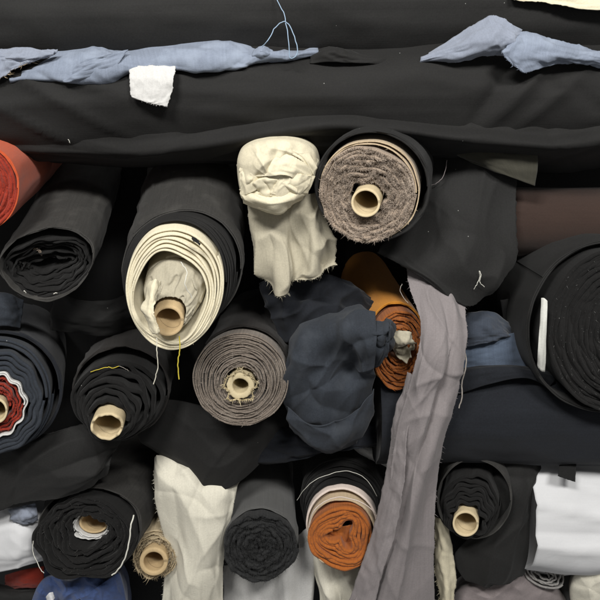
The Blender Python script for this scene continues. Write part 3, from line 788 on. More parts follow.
# calico hanging under it
ctrl = [[(248, 205, -0.01), (268, 205, -0.03), (290, 200, -0.03), (310, 195, -0.02), (324, 190, 0.0)],
        [(252, 228, -0.02), (270, 230, -0.05), (290, 226, -0.035), (310, 222, -0.05), (328, 215, -0.02)],
        [(257, 252, -0.03), (274, 254, -0.06), (292, 252, -0.04), (314, 246, -0.06), (335, 240, -0.03)],
        [(260, 272, -0.03), (276, 278, -0.06), (294, 276, -0.045), (316, 270, -0.06), (337, 258, -0.03)],
        [(262, 276, -0.03), (279, 294, -0.058), (292, 281, -0.045), (318, 277, -0.06), (334, 264, -0.035)]]
def hf(S, T):
    return 0.007 * np.sin(S * 17 + 2.5 * T) * np.clip(T * 1.5, 0, 1)
cal, g = sheet("hanging_cloth", ctrl, CALICO, None, nr=90, nc=90, wr=0.005, ws=(4, 2), cre=0.012, ragged=0.0018, seed=81, fold=hf, ragsides=(0, 1, 1, 1),
      label="calico cloth tail hanging below the folded cream roll end", cat="cloth")
edge_fray(cal, g[-1], CALICO, 0.006, 2)
thread("loose_thread", [(281, 292, -0.058), (284, 297, -0.06), (288, 293, -0.06), (290, 296, -0.06)], CALICO, cal, 0.0006, 16)

# taupe plush roll
R = Roll("shaggy taupe fabric roll with a cardboard tube and black outer wrap", (367, 194, -0.07), (392, 140, 0.42))
R.body(BLACK2, E(5, 7, 58, 57), z0=0.008, turns=3.2, jag=0.004, wr=0.003, seed=31, loose=0.4, thick=0.004)
R.wound("tan_layers", TAN, E(1, 1, 48, 48), E(3, 3, 51, 51), 1.6, z0=0.006, jag=0.006, loose=0.6, thick=0.0024, seed=32, fray=TAN, fr_len=0.004, fr_frac=.4)
R.wound("wound_layers", TAUPE, E(0, -6, 19, 17, [(6, 0.12, 1), (3, 0.1, 0)]), E(0, 0, 47.5, 48, [(3, 0.02, 1)]), 13, z0=0.012, tele=-0.012, jag=0.008, jf=3.5, loose=1.0, thick=0.0066, seed=33, fray=TAUPEF, fr_len=0.0042, fr_per=26, steps=0.002, ripple=0.03)
R.tube(0, -6, 14.5, 14.5, z0=-0.02, wall=0.17, mat=CARDP)

# black cloth draped at right of it
ctrl = [[(402, 132, 0.16), (440, 140, 0.12), (480, 146, 0.09), (517, 160, 0.07)],
        [(404, 175, 0.14), (440, 180, 0.08), (480, 184, 0.05), (516, 190, 0.05)],
        [(398, 215, 0.10), (438, 220, 0.04), (478, 224, 0.02), (515, 226, 0.03)],
        [(388, 240, 0.03), (430, 252, 0.0), (474, 256, -0.01), (513, 256, 0.02)],
        [(380, 248, 0.0), (422, 268, -0.02), (462, 286, -0.03), (498, 280, 0.0)],
        [(378, 252, 0.0), (418, 275, -0.022), (466, 306, -0.032), (486, 292, -0.005)]]
bl, g = sheet("draped_cloth", ctrl, BLACK, None, nr=90, nc=90, wr=0.010, ws=(2.2, 2.2), cre=0.010, thick=0.0022, ragged=0.0015, seed=83,
      label="plain black cloth draped between the taupe roll and maroon roll with a white thread", cat="cloth")
thread("loose_thread", [(474, 289, -0.035), (477, 284, -0.04), (480, 276, -0.04), (479, 271, -0.04), (481, 275, -0.042), (480, 282, -0.04), (484, 287, -0.035)], THW, bl, 0.0007, 40)
thread("loose_thread", [(428, 186, 0.07), (437, 183, 0.06), (444, 175, 0.06), (447, 160, 0.06)], MAUVED, bl, 0.0007, 40)
ctrl = [[(440, 140, 0.08), (480, 142, 0.05), (535, 148, 0.04)], [(452, 152, 0.07), (490, 158, 0.035), (538, 162, 0.03)], [(470, 162, 0.065), (505, 175, 0.03), (535, 186, 0.03)]]
sheet("folded_cloth", ctrl, OLIVE, None, nr=30, nc=40, wr=0.003, seed=85, label="dim olive cloth corner tucked under the black flap at upper right", cat="cloth")
# maroon roll across
hroll("dark maroon fabric roll lying crosswise in the gap at right", (498, 222), (720, 222), 0.13, 34, MAROON, wr=0.002, seed=87, nl=60)

# ================================================================== MIDDLE ROW
# big black roll at right edge
R = Roll("big black fabric roll with a frayed end at the right edge, beside white tag", (634, 338, -0.10), (548, 284, 0.32))
R.body(BLACK, E(-18, 4, 82, 90, [(2, 0.02, 0)]), z0=0.045, turns=2.4, jag=0.008, jf=1.2, wr=0.004, cre=0.003, seed=41, loose=1.0, thick=0.003)
R.wound("wound_layers", LAYERB, E(0, 0, 10, 14), E(-8, 3, 73, 85), 26, z0=0.0, tele=0.03, jag=0.007, jf=2.6, loose=1.0, thick=0.0068, seed=42, fray=CHAR, fr_len=0.004, fr_frac=.35, steps=0.006, ripple=0.02)
ctrl = [[(541, 298, -0.086), (544, 298, -0.091), (547.5, 301, -0.094)], [(540, 320, -0.098), (543, 320, -0.103), (547, 322, -0.104)], [(538, 348, -0.104), (542, 349, -0.106), (546, 349, -0.103)], [(537, 366, -0.092), (541, 371, -0.096), (545, 372, -0.090)]]
sheet("paper_tag", ctrl, PAPER, None, nr=30, nc=10, wr=0.0015, seed=88, thick=0.0004, label="narrow white paper tag standing upright against the big black roll", cat="tag")

# navy scalloped roll at left edge
R = Roll("navy fabric roll with scalloped white and red inner layers at the left edge", (-4, 402, -0.07), (18, 350, 0.36))
R.body(NAVY, E(2, 6, 63, 62), z0=0.04, turns=2.2, jag=0.005, wr=0.004, seed=51, loose=0.6, thick=0.004)
sc8 = [(11, 0.045, 0.4), (4, 0.03, 1)]
R.wound("light_band", NAVYL, E(0, 2, 50, 54), E(0, 3, 56, 59), 2, z0=0.012, tele=0.018, jag=0.004, loose=0.4, thick=0.0055, seed=52)
R.wound("wound_layers", NAVYL, E(0, -1, 33, 34, sc8), E(0, 1, 47, 52, [(11, 0.02, 0.4)]), 4, z0=0.0, jag=0.006, loose=0.3, thick=0.0078, seed=53)
R.wound("white_layer", OFFW, E(0, -2, 27, 30, sc8), E(0, -2, 31, 33, sc8), 1.6, z0=-0.008, jag=0.004, thick=0.003, seed=54, fray=OFFW, fr_len=0.003)
R.wound("red_layers", RED, E(0, -4, 14, 14), E(0, -2, 26, 28, sc8), 4, z0=0.0, jag=0.01, loose=0.6, thick=0.004, seed=55, fray=RED, fr_len=0.005, fr_per=2)
R.tube(2, -6, 10.5, 12.5, z0=-0.02, wall=0.2, mat=CARDP)

# black roll with pale tube
R = Roll("black fabric roll with a pale slanted cardboard tube, left of the grey brown roll", (112, 412, -0.08), (140, 335, 0.38))
R.body(BROWND, E(5, 10, 50, 48, [(2, 0.02, 1)]), z0=0.055, turns=2.4, jag=0.012, jf=1.0, wr=0.004, cre=0.004, seed=61, loose=1.0)
R.wound("wound_layers", LAYERB, E(-3, -8, 18, 19, [(3, 0.06, 1), (5, 0.05, 0)]), E(3, 6, 46, 43, [(2, 0.03, 1), (4, 0.02, 2)]), 7, z0=-0.005, tele=0.05, jag=0.013, jf=0.8, loose=1.0, thick=0.0075, seed=62, ripple=0.015, fray=BLACK, fr_len=0.003, fr_frac=.2)
R.tube(-3, -9, 15.5, 16, z0=-0.024, wall=0.16, mat=CARDP, harm=[(2, 0.03, 1), (3, 0.02, 0)], rough=0.004, slant=(0.003, -0.009))
thread("loose_thread", [(91, 372, -0.04), (100, 369, -0.045), (108, 367, -0.045), (113, 368, -0.045), (119, 366, -0.04)], THY, R.root, 0.0008)
thread("loose_thread", [(119, 366, -0.045), (124, 368, -0.045), (129, 371, -0.04)], THG, R.root, 0.0006)

# grey brown tight roll
R = Roll("tightly wound grey brown fabric roll with a torn frayed core", (240, 380, -0.08), (262, 320, 0.36))
R.body(BROWND, E(2, 4, 48, 47), z0=0.03, turns=1.4, jag=0.004, wr=0.003, seed=71, cre=0.003)
R.wound("wound_layers", BROWN, E(1, -4, 17, 17), E(0, 0, 48, 47), 19, z0=0.0, tele=0.004, jag=0.005, jf=2.5, loose=0.8, thick=0.0024, seed=72, fray=BROWNF, fr_len=0.0028, fr_frac=.55, fr_per=2, steps=0.005)
R.tube(1, -4, 13.5, 13, z0=-0.012, wall=0.42, mat=CARDT, rough=0.0, harm=[(3, 0.03, 1)], rag=0.10)
th = np.linspace(0, 2 * math.pi, 160)
pts = R.pt(opt(E(1, -4, 14.5, 14.5, [(5, 0.12, 0), (8, 0.08, 1)]), th), np.full(160, -0.012))
rad = pts - R.pt(np.array([[1, -4.0]]), np.array([-0.012]))
rad /= np.linalg.norm(rad, axis=-1, keepdims=True)
fibres("torn_paper_edge", pts, rad * 1.2 - R.A, CARDT, R.root, length=0.0045, spread=0.7, width=0.0012, per=4, curl=0.8)

# navy cloth heap behind / above the wrapped end
ctrl = [[(262, 285, 0.06), (290, 280, 0.03), (320, 278, 0.03), (350, 290, 0.05), (372, 300, 0.08)], [(266, 300, 0.02), (292, 298, -0.01), (320, 296, -0.005), (346, 304, 0.02), (368, 315, 0.05)],
        [(276, 322, 0.0), (300, 316, -0.02), (324, 312, -0.015), (346, 318, 0.0), (366, 330, 0.02)], [(284, 345, 0.02), (305, 340, 0.0), (326, 338, 0.0), (346, 340, 0.0), (364, 345, 0.02)]]
sheet("draped_cloth", ctrl, NAVY, None, nr=70, nc=70, wr=0.008, ws=(3, 3), cre=0.016, seed=91, label="dark navy cloth with soft folds above the slate wrapped roll end", cat="cloth")

# slate wrapped roll end
sl = thing("fabric_roll", "slate navy fabric roll whose end is wrapped over and tucked like a bag", "fabric roll", P(335, 375, 0), GB)
outl = [(290, 358), (297, 342), (310, 331), (328, 325), (345, 325), (358, 335), (368, 350), (370, 380), (364, 410), (354, 430), (340, 438), (318, 434), (302, 424), (293, 408), (289, 385)]
bulge("rolled_body", outl, 0.02, 0.03, NAVY, sl, back=(12, -45), seed=95)
ctrl = [[(284, 352, 0.06), (300, 328, 0.06), (322, 318, 0.06), (345, 315, 0.05), (368, 318, 0.03)],
        [(285, 358, -0.01), (300, 336, -0.025), (322, 323, -0.03), (346, 318, -0.04), (374, 320, -0.05)],
        [(286, 368, -0.045), (302, 350, -0.075), (325, 338, -0.088), (348, 329, -0.105), (376, 328, -0.108)],
        [(286, 385, -0.052), (305, 372, -0.088), (328, 360, -0.072), (350, 343, -0.098), (377, 344, -0.118)],
        [(287, 402, -0.052), (307, 394, -0.093), (330, 384, -0.090), (352, 366, -0.050), (375, 360, -0.075)],
        [(290, 418, -0.042), (310, 411, -0.080), (334, 405, -0.090), (354, 394, -0.075), (372, 382, -0.045)],
        [(298, 431, -0.02), (317, 431, -0.05), (338, 430, -0.062), (354, 422, -0.048), (369, 404, -0.02)],
        [(308, 436, 0.05), (322, 441, 0.03), (340, 444, 0.03), (354, 438, 0.03), (366, 416, 0.05)]]
sheet("wrapped_end", ctrl, SLATE, sl, nr=120, nc=120, wr=0.007, ws=(3, 3), cre=0.014, ncr=22, seed=95)
ctrl = [[(288, 404, -0.058), (312, 422, -0.085), (336, 421, -0.098), (356, 406, -0.09), (372, 388, -0.06)], [(292, 418, -0.062), (314, 434, -0.085), (338, 435, -0.094), (356, 426, -0.082), (371, 406, -0.055)],
        [(299, 430, 0.01), (318, 443, -0.015), (340, 447, -0.02), (356, 438, -0.015), (369, 418, 0.01)]]
sheet("tucked_fold", ctrl, SLATE, sl, nr=50, nc=90, wr=0.005, ws=(3, 1.5), cre=0.010, seed=99)
ctrl = [[(344, 326, -0.075), (346, 336, -0.106), (350, 350, -0.100), (357, 368, -0.055)], [(358, 322, -0.08), (362, 335, -0.118), (366, 350, -0.112), (368, 371, -0.07)],
        [(371, 320, -0.085), (376, 334, -0.128), (379, 352, -0.120), (378, 370, -0.09)], [(381, 317, -0.085), (387, 328, -0.128), (389, 347, -0.128), (387, 364, -0.10)],
        [(388, 316, -0.08), (394, 324, -0.118), (396, 342, -0.122), (391, 359, -0.10)], [(388, 317, -0.04), (396, 326, -0.07), (397, 342, -0.07), (391, 357, -0.05)]]
sheet("twisted_tail", ctrl, SLATE, sl, nr=70, nc=70, wr=0.004, ws=(2.5, 2.5), cre=0.012, ncr=14, seed=97)

# rust roll with golden body
R = Roll("golden brown fabric roll with a rust ragged end and crumpled pale core, behind mauve strip", (402, 352, -0.03), (368, 288, 0.30))
R.body(GOLD, E(-3, 3, 31, 43), z0=0.025, turns=1.4, jag=0.004, wr=0.002, seed=81)
R.wound("wound_layers", RUST, E(-2, 3, 10, 12), E(-1, 0, 29, 41), 9, z0=0.01, jag=0.008, jf=1.8, loose=0.8, thick=0.0046, seed=82, fray=RUST2, fr_len=0.004, fr_per=2, steps=0.003)
R.tube(1, 5, 10, 12, z0=-0.006, wall=0.15, mat=CALICO, harm=[(3, 0.12, 0), (5, 0.08, 1)], rough=0.012, name="crumpled_core")
ctrl = [[(394, 332, -0.05), (403, 331, -0.06), (411, 336, -0.055)], [(393, 340, -0.06), (403, 341, -0.07), (413, 340, -0.06)], [(394, 347, -0.05), (404, 344, -0.062), (416, 342, -0.05)]]
sheet("torn_paper_edge", ctrl, CALICO, R.root, nr=20, nc=24, wr=0.004, ws=(2, 2), cre=0.004, ragged=0.001, seed=101)

# mauve strip
mv = thing("hanging_cloth", "long mauve grey cloth strip hanging from the middle to the bottom edge", "cloth", P(420, 440, -0.1))
ctrl = [[(406, 262, 0.03), (425, 264, 0.02), (446, 274, 0.015), (467, 284, 0.02)],
        [(409, 286, -0.015), (426, 290, -0.025), (446, 296, -0.03), (466, 304, -0.025)],
        [(420, 320, -0.07), (432, 322, -0.08), (448, 326, -0.08), (466, 332, -0.07)],
        [(418, 352, -0.095), (430, 356, -0.11), (446, 360, -0.112), (461, 362, -0.09)],
        [(409, 388, -0.095), (424, 390, -0.11), (438, 394, -0.112), (454, 396, -0.09)],
        [(399, 425, -0.095), (415, 428, -0.11), (430, 430, -0.114), (445, 432, -0.09)],
        [(393, 470, -0.09), (406, 472, -0.105), (422, 474, -0.112), (438, 474, -0.088)],
        [(384, 520, -0.09), (400, 522, -0.104), (416, 524, -0.108), (434, 522, -0.085)],
        [(372, 562, -0.085), (390, 566, -0.1), (410, 568, -0.104), (432, 566, -0.08)],
        [(352, 606, -0.08), (378, 612, -0.096), (402, 614, -0.1), (434, 614, -0.075)],
        [(335, 650, -0.08), (365, 655, -0.09), (398, 655, -0.095), (436, 655, -0.07)]]
def mf(S, T):
    c = 0.45 + 0.25 * np.sin(T * 5)
    T = np.asarray(T)
    fd = np.clip((T - 0.10) / 0.15, 0, 1)
    c2 = 0.75 - 0.3 * T + 0.06 * np.sin(T * 9)
    return 0.012 * fd * np.exp(-np.sqrt((S - c2) ** 2 + 0.0004) / np.where(S > c2, 0.05, 0.16)) - 0.011 * fd * np.exp(-((S - c) / 0.07) ** 2) + 0.006 * np.exp(-((S - c - 0.16) / 0.1) ** 2) + 0.004 * np.sin(S * 9 + T * 14) * (0.4 + 0.6 * np.sin(T * 3.1) ** 2)
o, g = sheet("hanging_strip", ctrl, MAUVE, mv, nr=240, nc=80, wr=0.005, ws=(2.5, 4), cre=0.0055, ncr=24, ragged=0.0012, seed=103, fold=mf)
edge_fray(mv, g[20:, -1], MAUVE, 0.0035, 1, dirn=(0.6, -0.3, -0.4))
edge_fray(mv, g[20:, 0], MAUVE, 0.0035, 1, dirn=(-0.6, -0.3, -0.4))
ctrl = [[(408, 372, -0.075), (412, 374, -0.085), (417, 376, -0.09)], [(394, 420, -0.08), (401, 424, -0.1), (408, 428, -0.115)], [(387, 470, -0.08), (396, 474, -0.105), (405, 478, -0.12)],
        [(376, 520, -0.08), (386, 526, -0.105), (396, 530, -0.118)], [(362, 565, -0.08), (372, 572, -0.102), (382, 576, -0.112)], [(345, 610, -0.08), (358, 618, -0.1), (370, 622, -0.108)]]
sheet("turned_edge", ctrl, MAUVE, mv, nr=120, nc=20, wr=0.003, ws=(2, 10), cre=0.002, ragged=0.0012, seed=105)
thread("loose_thread", [(465, 352, -0.085), (466, 365, -0.09), (462, 382, -0.09), (462, 395, -0.09), (459, 408, -0.088)], THG, mv, 0.0014)
thread("loose_thread", [(402, 284, -0.04), (400, 290, -0.045), (403, 297, -0.05), (408, 303, -0.06)], THG, mv, 0.0006)

# dusty blue folded cloth
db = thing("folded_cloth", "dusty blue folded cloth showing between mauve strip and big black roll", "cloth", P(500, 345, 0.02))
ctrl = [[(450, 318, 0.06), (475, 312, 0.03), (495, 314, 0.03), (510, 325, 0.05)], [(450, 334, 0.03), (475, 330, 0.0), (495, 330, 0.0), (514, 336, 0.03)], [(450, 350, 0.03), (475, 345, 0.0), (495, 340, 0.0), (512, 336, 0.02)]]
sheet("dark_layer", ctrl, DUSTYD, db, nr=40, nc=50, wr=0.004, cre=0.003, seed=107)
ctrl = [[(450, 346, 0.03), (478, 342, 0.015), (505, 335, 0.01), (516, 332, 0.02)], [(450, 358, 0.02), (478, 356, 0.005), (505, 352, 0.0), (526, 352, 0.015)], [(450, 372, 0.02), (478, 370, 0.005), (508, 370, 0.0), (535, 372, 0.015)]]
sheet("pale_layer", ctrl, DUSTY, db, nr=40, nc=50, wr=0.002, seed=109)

# big navy roll across
def nvfold(T, TH):
    th = (TH + math.pi) % (2 * math.pi) - math.pi
    return 0.006 * np.exp(-((th + 0.5 - 1.5 * (T - 0.6)) / 0.18) ** 2) * np.exp(-((T - 0.62) / 0.2) ** 2)
nv, _ = hroll("wide dark navy fabric roll lying crosswise behind mauve strip", (374, 406), (720, 410), 0.07, 57, NAVY, wr=0.006, cre=0.005, seed=111, fold=nvfold, flat=0.92)
ctrl = [[(440, 372, -0.005), (480, 366, -0.01), (520, 366, -0.01), (560, 372, 0.0)], [(450, 378, -0.035), (485, 370, -0.04), (520, 369, -0.04), (556, 378, -0.02)], [(455, 395, -0.042), (490, 384, -0.048), (525, 378, -0.046), (550, 388, -0.03)]]
sheet("turned_fold", ctrl, NAVY, nv, nr=30, nc=60, wr=0.002, seed=113)
# black fold between the big roll and navy roll
ctrl = [[(500, 300, 0.07), (520, 300, 0.07), (545, 320, 0.06)], [(508, 335, 0.05), (528, 340, 0.01), (550, 365, -0.01)], [(530, 362, 0.02), (545, 372, 0.0), (565, 392, -0.02)], [(545, 385, 0.02), (560, 395, 0.0), (585, 410, -0.02)]]
sheet("draped_cloth", ctrl, INK, None, nr=50, nc=30, wr=0.005, cre=0.002, seed=115, label="black cloth fold slanting down between white tag and dusty blue cloth", cat="cloth")

# black cloths hanging below the middle row
ctrl = [[(-60, 425, 0.02), (-10, 425, 0.0), (40, 435, -0.01), (85, 425, 0.0), (125, 430, 0.02)], [(-60, 455, 0.0), (-10, 455, -0.03), (40, 460, -0.035), (85, 452, -0.03), (118, 446, 0.0)],
        [(-60, 490, -0.01), (-10, 490, -0.04), (35, 484, -0.045), (78, 478, -0.035), (110, 460, -0.01)], [(-60, 518, -0.01), (-8, 512, -0.035), (32, 499, -0.04), (80, 490, -0.03), (106, 472, -0.01)]]
o, g = sheet("draped_cloth", ctrl, BLACK, None, nr=70, nc=110, wr=0.010, ws=(3, 1.6), cre=0.011, thick=0.0022, ragged=0.001, seed=117, label="black cloth drooping under the navy roll at left above the loosely wound roll", cat="cloth")
ctrl = [[(130, 400, 0.06), (175, 400, 0.04), (220, 410, 0.03), (262, 410, 0.03), (300, 405, 0.06)], [(135, 425, 0.05), (178, 430, 0.01), (218, 440, -0.01), (255, 438, 0.0), (285, 425, 0.05)],
        [(145, 442, 0.05), (180, 456, 0.0), (214, 468, -0.025), (246, 460, -0.01), (275, 442, 0.05)], [(152, 450, 0.05), (188, 477, 0.0), (214, 490, -0.02), (240, 478, -0.01), (270, 450, 0.05)]]
sheet("draped_cloth", ctrl, BLACK2, None, nr=70, nc=90, wr=0.010, ws=(2, 1.2), cre=0.005, thick=0.0022, seed=119, label="black cloth drooping in a rounded lobe beneath the grey brown roll", cat="cloth")
ctrl = [[(235, 425, 0.06), (280, 428, 0.03), (330, 425, 0.03), (390, 420, 0.05)], [(240, 445, 0.04), (285, 445, 0.0), (335, 444, 0.0), (390, 438, 0.02)], [(246, 462, 0.04), (288, 462, 0.005), (335, 450, 0.0), (392, 446, 0.02)]]
sheet("draped_cloth", ctrl, NAVY, None, nr=40, nc=60, wr=0.006, cre=0.005, seed=121, label="dark navy cloth under the slate wrapped end, above the charcoal roll", cat="cloth")
ctrl = [[(55, 290, 0.12), (80, 300, 0.06), (110, 300, 0.06), (135, 290, 0.1)], [(52, 310, 0.1), (80, 318, 0.03), (108, 318, 0.03), (135, 310, 0.08)], [(50, 330, 0.1), (80, 334, 0.05), (108, 336, 0.05), (135, 330, 0.1)]]
sheet("draped_cloth", ctrl, BLACK, None, nr=40, nc=40, wr=0.005, seed=123, label="black cloth in the gap beneath the collapsed faded black roll", cat="cloth")
ctrl = [[(-60, 285, 0.04), (0, 292, 0.02), (24, 300, 0.03)], [(-60, 305, 0.0), (0, 308, -0.01), (22, 314, 0.02)], [(-60, 328, 0.0), (0, 326, -0.01), (20, 328, 0.02)]]
sheet("draped_cloth", ctrl, NAVYL, None, nr=30, nc=40, wr=0.004, seed=125, label="slate grey cloth scrap above the scalloped navy roll at the left edge", cat="cloth")

# ================================================================== BOTTOM ROW
# black loose roll with recessed core
R = Roll("loosely wound black fabric roll with a recessed cardboard core at lower left", (82, 541, -0.06), (150, 455, 0.40))
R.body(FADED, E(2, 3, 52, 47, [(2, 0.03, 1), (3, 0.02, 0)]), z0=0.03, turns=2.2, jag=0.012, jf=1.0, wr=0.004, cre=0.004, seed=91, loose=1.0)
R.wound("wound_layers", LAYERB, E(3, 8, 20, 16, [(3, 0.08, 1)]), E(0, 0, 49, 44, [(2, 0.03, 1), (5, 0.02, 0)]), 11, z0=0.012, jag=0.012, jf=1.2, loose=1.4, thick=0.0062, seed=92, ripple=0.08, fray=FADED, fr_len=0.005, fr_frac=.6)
R.wound("white_layers", OFFW, E(4, 9.5, 16, 12), E(3, 7.5, 19, 14.5), 3, z0=0.03, jag=0.006, loose=0.8, thick=0.0018, seed=93)
R.tube(5, 10, 15, 11, z0=0.035, wall=0.14, mat=CARD)
thread("selvedge_thread", [(134, 515, -0.075), (131, 526, -0.085), (129, 542, -0.088), (125, 558, -0.088), (118, 570, -0.085), (112, 575, -0.08)], THW, R.root, 0.0016)
thread("selvedge_thread", [(33, 541, -0.065), (33, 552, -0.066), (37, 562, -0.068), (41, 570, -0.068), (44, 573, -0.066)], THW, R.root, 0.0009)

# small beige roll
R = Roll("slim beige fabric roll with a thick cardboard tube beside the hanging cream cloth", (155, 557, -0.02), (178, 478, 0.38))
R.body(BEIGE, E(0, 2, 22, 22), z0=0.012, turns=1.4, jag=0.005, wr=0.002, seed=95)
R.wound("wound_layers", BEIGE, E(0, 0, 14.5, 14.5), E(0, 1, 22, 22), 4, z0=0.0, jag=0.012, loose=0.9, thick=0.002, seed=96, fray=BEIGE, fr_len=0.007, fr_per=3)
R.tube(0, 0, 14, 14, z0=-0.02, wall=0.3, mat=CARD)

# hanging cream cloth
ctrl = [[(158, 458, 0.06), (178, 460, 0.03), (205, 476, 0.02), (236, 488, 0.04)], [(158, 474, 0.03), (180, 476, -0.01), (206, 484, -0.02), (233, 494, 0.0)], [(160, 492, 0.01), (182, 494, -0.035), (206, 498, -0.04), (231, 504, -0.01)],
        [(164, 520, 0.0), (184, 524, -0.045), (205, 526, -0.045), (228, 528, -0.02)], [(170, 550, 0.0), (186, 556, -0.045), (204, 556, -0.045), (224, 556, -0.02)],
        [(166, 585, 0.0), (183, 588, -0.04), (202, 588, -0.045), (222, 588, -0.02)], [(160, 630, 0.0), (182, 632, -0.04), (202, 632, -0.04), (222, 632, -0.02)]]
def cf(S, T):
    return 0.011 * np.abs(np.sin(S * 9 + 2.5 * T)) * np.exp(-T * 1.8) + 0.005 * np.sin(S * 7 + 5 * T) + 0.010 * np.exp(-np.sqrt((S - 0.1 - 1.1 * (T - 0.12)) ** 2 + 0.0005) / 0.12) * (T < 0.9)
cc, g = sheet("hanging_cloth", ctrl, CREAM2, None, nr=150, nc=80, wr=0.004, ws=(3, 3), cre=0.008, ragged=0.0008, seed=131, fold=cf,
      label="tall pale cream cloth hanging between the slim beige roll and charcoal roll", cat="cloth")
edge_fray(cc, g[20:, 0], CREAM2, 0.004, 2, dirn=(-0.6, -0.3, -0.3))

# charcoal roll
R = Roll("charcoal grey fabric roll with a fuzzy coreless end, right of the hanging cream cloth", (260, 547, -0.05), (262, 462, 0.34))
R.body(CHAR, E(1, 3, 37, 35), z0=0.012, turns=1.6, jag=0.012, jf=1.0, wr=0.002, cre=0.003, seed=101)
R.wound("wound_layers", CHARD, E(0, 0, 5, 4, [(3, 0.3, 1)]), E(0, 0, 37, 34), 18, z0=0.0, jag=0.010, jf=2.6, loose=1.3, thick=0.0062, seed=102, ripple=0.06, fray=CHARD, fr_len=0.005, fr_per=5, steps=0.006)

# black roll with rust heart
R = Roll("black fabric roll with a folded rust heart and pinkish white edging, left of mauve strip", (342, 538, -0.06), (345, 445, 0.32))
R.body(BLACK2, E(0, 14, 45, 46), z0=0.085, turns=1.6, jag=0.005, wr=0.004, seed=111, cre=0.003)
R.wound("black_layers", LAYERB, E(0, 8, 37, 38), E(0, 13, 44, 45), 5, z0=0.03, tele=0.055, jag=0.005, loose=0.8, thick=0.0030, seed=112, start=-2.4)
R.wound("white_edging", PINKW, E(0, 5, 34.5, 36), E(0, 7, 37, 39), 1.3, z0=0.012, tele=0.022, jag=0.003, loose=0.2, thick=0.0045, seed=113, start=-2.4)
R.wound("tan_layer", TAN, E(0, 1, 33, 33), E(0, 4, 34, 35), 1.3, z0=0.004, tele=0.014, jag=0.003, thick=0.0045, seed=114, start=-2.4)
hh = [(2, 0.10, 1.57), (3, 0.22, 1.57)]
R.wound("rust_layers", RUST2, E(0, 2, 11, 12, [(3, 0.5, -1.57), (2, .1, 1.57)]), E(0, 0, 33, 32, [(3, 0.03, -1.57)]), 6.5, z0=0.0, jag=0.006, jf=1.4, loose=0.5, thick=0.0074, start=-3.7, seed=115, fray=RUST2, fr_len=0.002, fr_frac=.5, length=0.2)
ctrl = [[(324, 522, -0.03), (342, 526, -0.04), (360, 522, -0.03)], [(328, 538, -0.035), (342, 540, -0.045), (356, 538, -0.035)], [(334, 554, -0.03), (342, 557, -0.04), (350, 554, -0.03)]]
sheet("folded_heart", ctrl, RUST2, R.root, nr=30, nc=30, wr=0.004, ws=(5, 2), cre=0.004, seed=133)
thread("selvedge_thread", [(297, 500, 0.0), (304, 490, -0.02), (315, 480, -0.03), (330, 474, -0.035), (345, 471, -0.037), (360, 475, -0.035), (370, 484, -0.03), (377, 496, -0.02)], THW, R.root, 0.0006, 60)
thread("selvedge_thread", [(309, 527, -0.055), (313, 512, -0.06), (324, 502, -0.062), (340, 497, -0.063), (358, 501, -0.062), (370, 508, -0.06), (377, 516, -0.055)], PINKW, R.root, 0.0011, 60)

# pale cloths at the very bottom
ctrl = [[(225, 565, 0.08), (250, 560, 0.06), (275, 560, 0.06), (298, 535, 0.06), (318, 520, 0.08)], [(225, 590, 0.06), (250, 588, 0.03), (275, 584, 0.02), (300, 565, 0.02), (316, 560, 0.04)], [(225, 640, 0.05), (250, 640, 0.03), (275, 640, 0.01), (298, 640, 0.01), (312, 640, 0.03)]]
def pf(S, T):
    return 0.007 * np.sin(S * 22 + T)
sheet("hanging_cloth", ctrl, OFFW, None, nr=60, nc=70, wr=0.004, ws=(6, 2), cre=0.004, seed=135, fold=pf, label="off white pleated cloth below the charcoal roll", cat="cloth")
ctrl = [[(306, 535, 0.05), (325, 550, 0.04), (350, 560, 0.04), (385, 550, 0.06)], [(312, 570, 0.02), (330, 578, 0.0), (350, 575, 0.0), (380, 565, 0.03)], [(318, 600, 0.01), (335, 605, -0.01), (352, 605, 0.0), (372, 600, 0.03)], [(316, 650, 0.01), (335, 655, -0.01), (352, 655, 0.0), (372, 655, 0.03)]]
sheet("hanging_cloth", ctrl, CREAM2, None, nr=60, nc=60, wr=0.005, ws=(5, 2), cre=0.006, seed=137, fold=lambda S, T: 0.008 * np.sin(S * 14 - 3 * T), label="cream cloth hanging beneath the roll with the rust heart", cat="cloth")
ctrl = [[(340, 444, 0.12), (362, 443, 0.1), (388, 446, 0.1)], [(350, 450, 0.1), (368, 452, 0.07), (388, 454, 0.08)], [(358, 456, 0.1), (376, 462, 0.07), (392, 470, 0.08)]]
sheet("cloth_scrap", ctrl, OFFW, None, nr=24, nc=24, wr=0.003, seed=139, label="off white cloth corner between navy cloth and the black roll with rust heart", cat="cloth")
ctrl = [[(434, 515, -0.01), (440, 518, -0.03), (447, 520, -0.02)], [(435, 540, -0.02), (442, 545, -0.04), (452, 550, -0.02)], [(436, 570, -0.02), (444, 575, -0.04), (455, 575, -0.02)], [(440, 596, -0.02), (447, 600, -0.04), (454, 600, -0.02)], [(444, 602, -0.02), (448, 605, -0.04), (453, 602, -0.02)]]
o, g = sheet("hanging_cloth", ctrl, CREAM, None, nr=70, nc=20, wr=0.004, ws=(3, 6), cre=0.003, ragged=0.002, seed=141, label="narrow cream cloth end hanging right of the mauve strip", cat="cloth")
edge_fray(o, g[:, 0], CREAM, 0.005, 3, dirn=(-0.7, -0.3, -0.3))

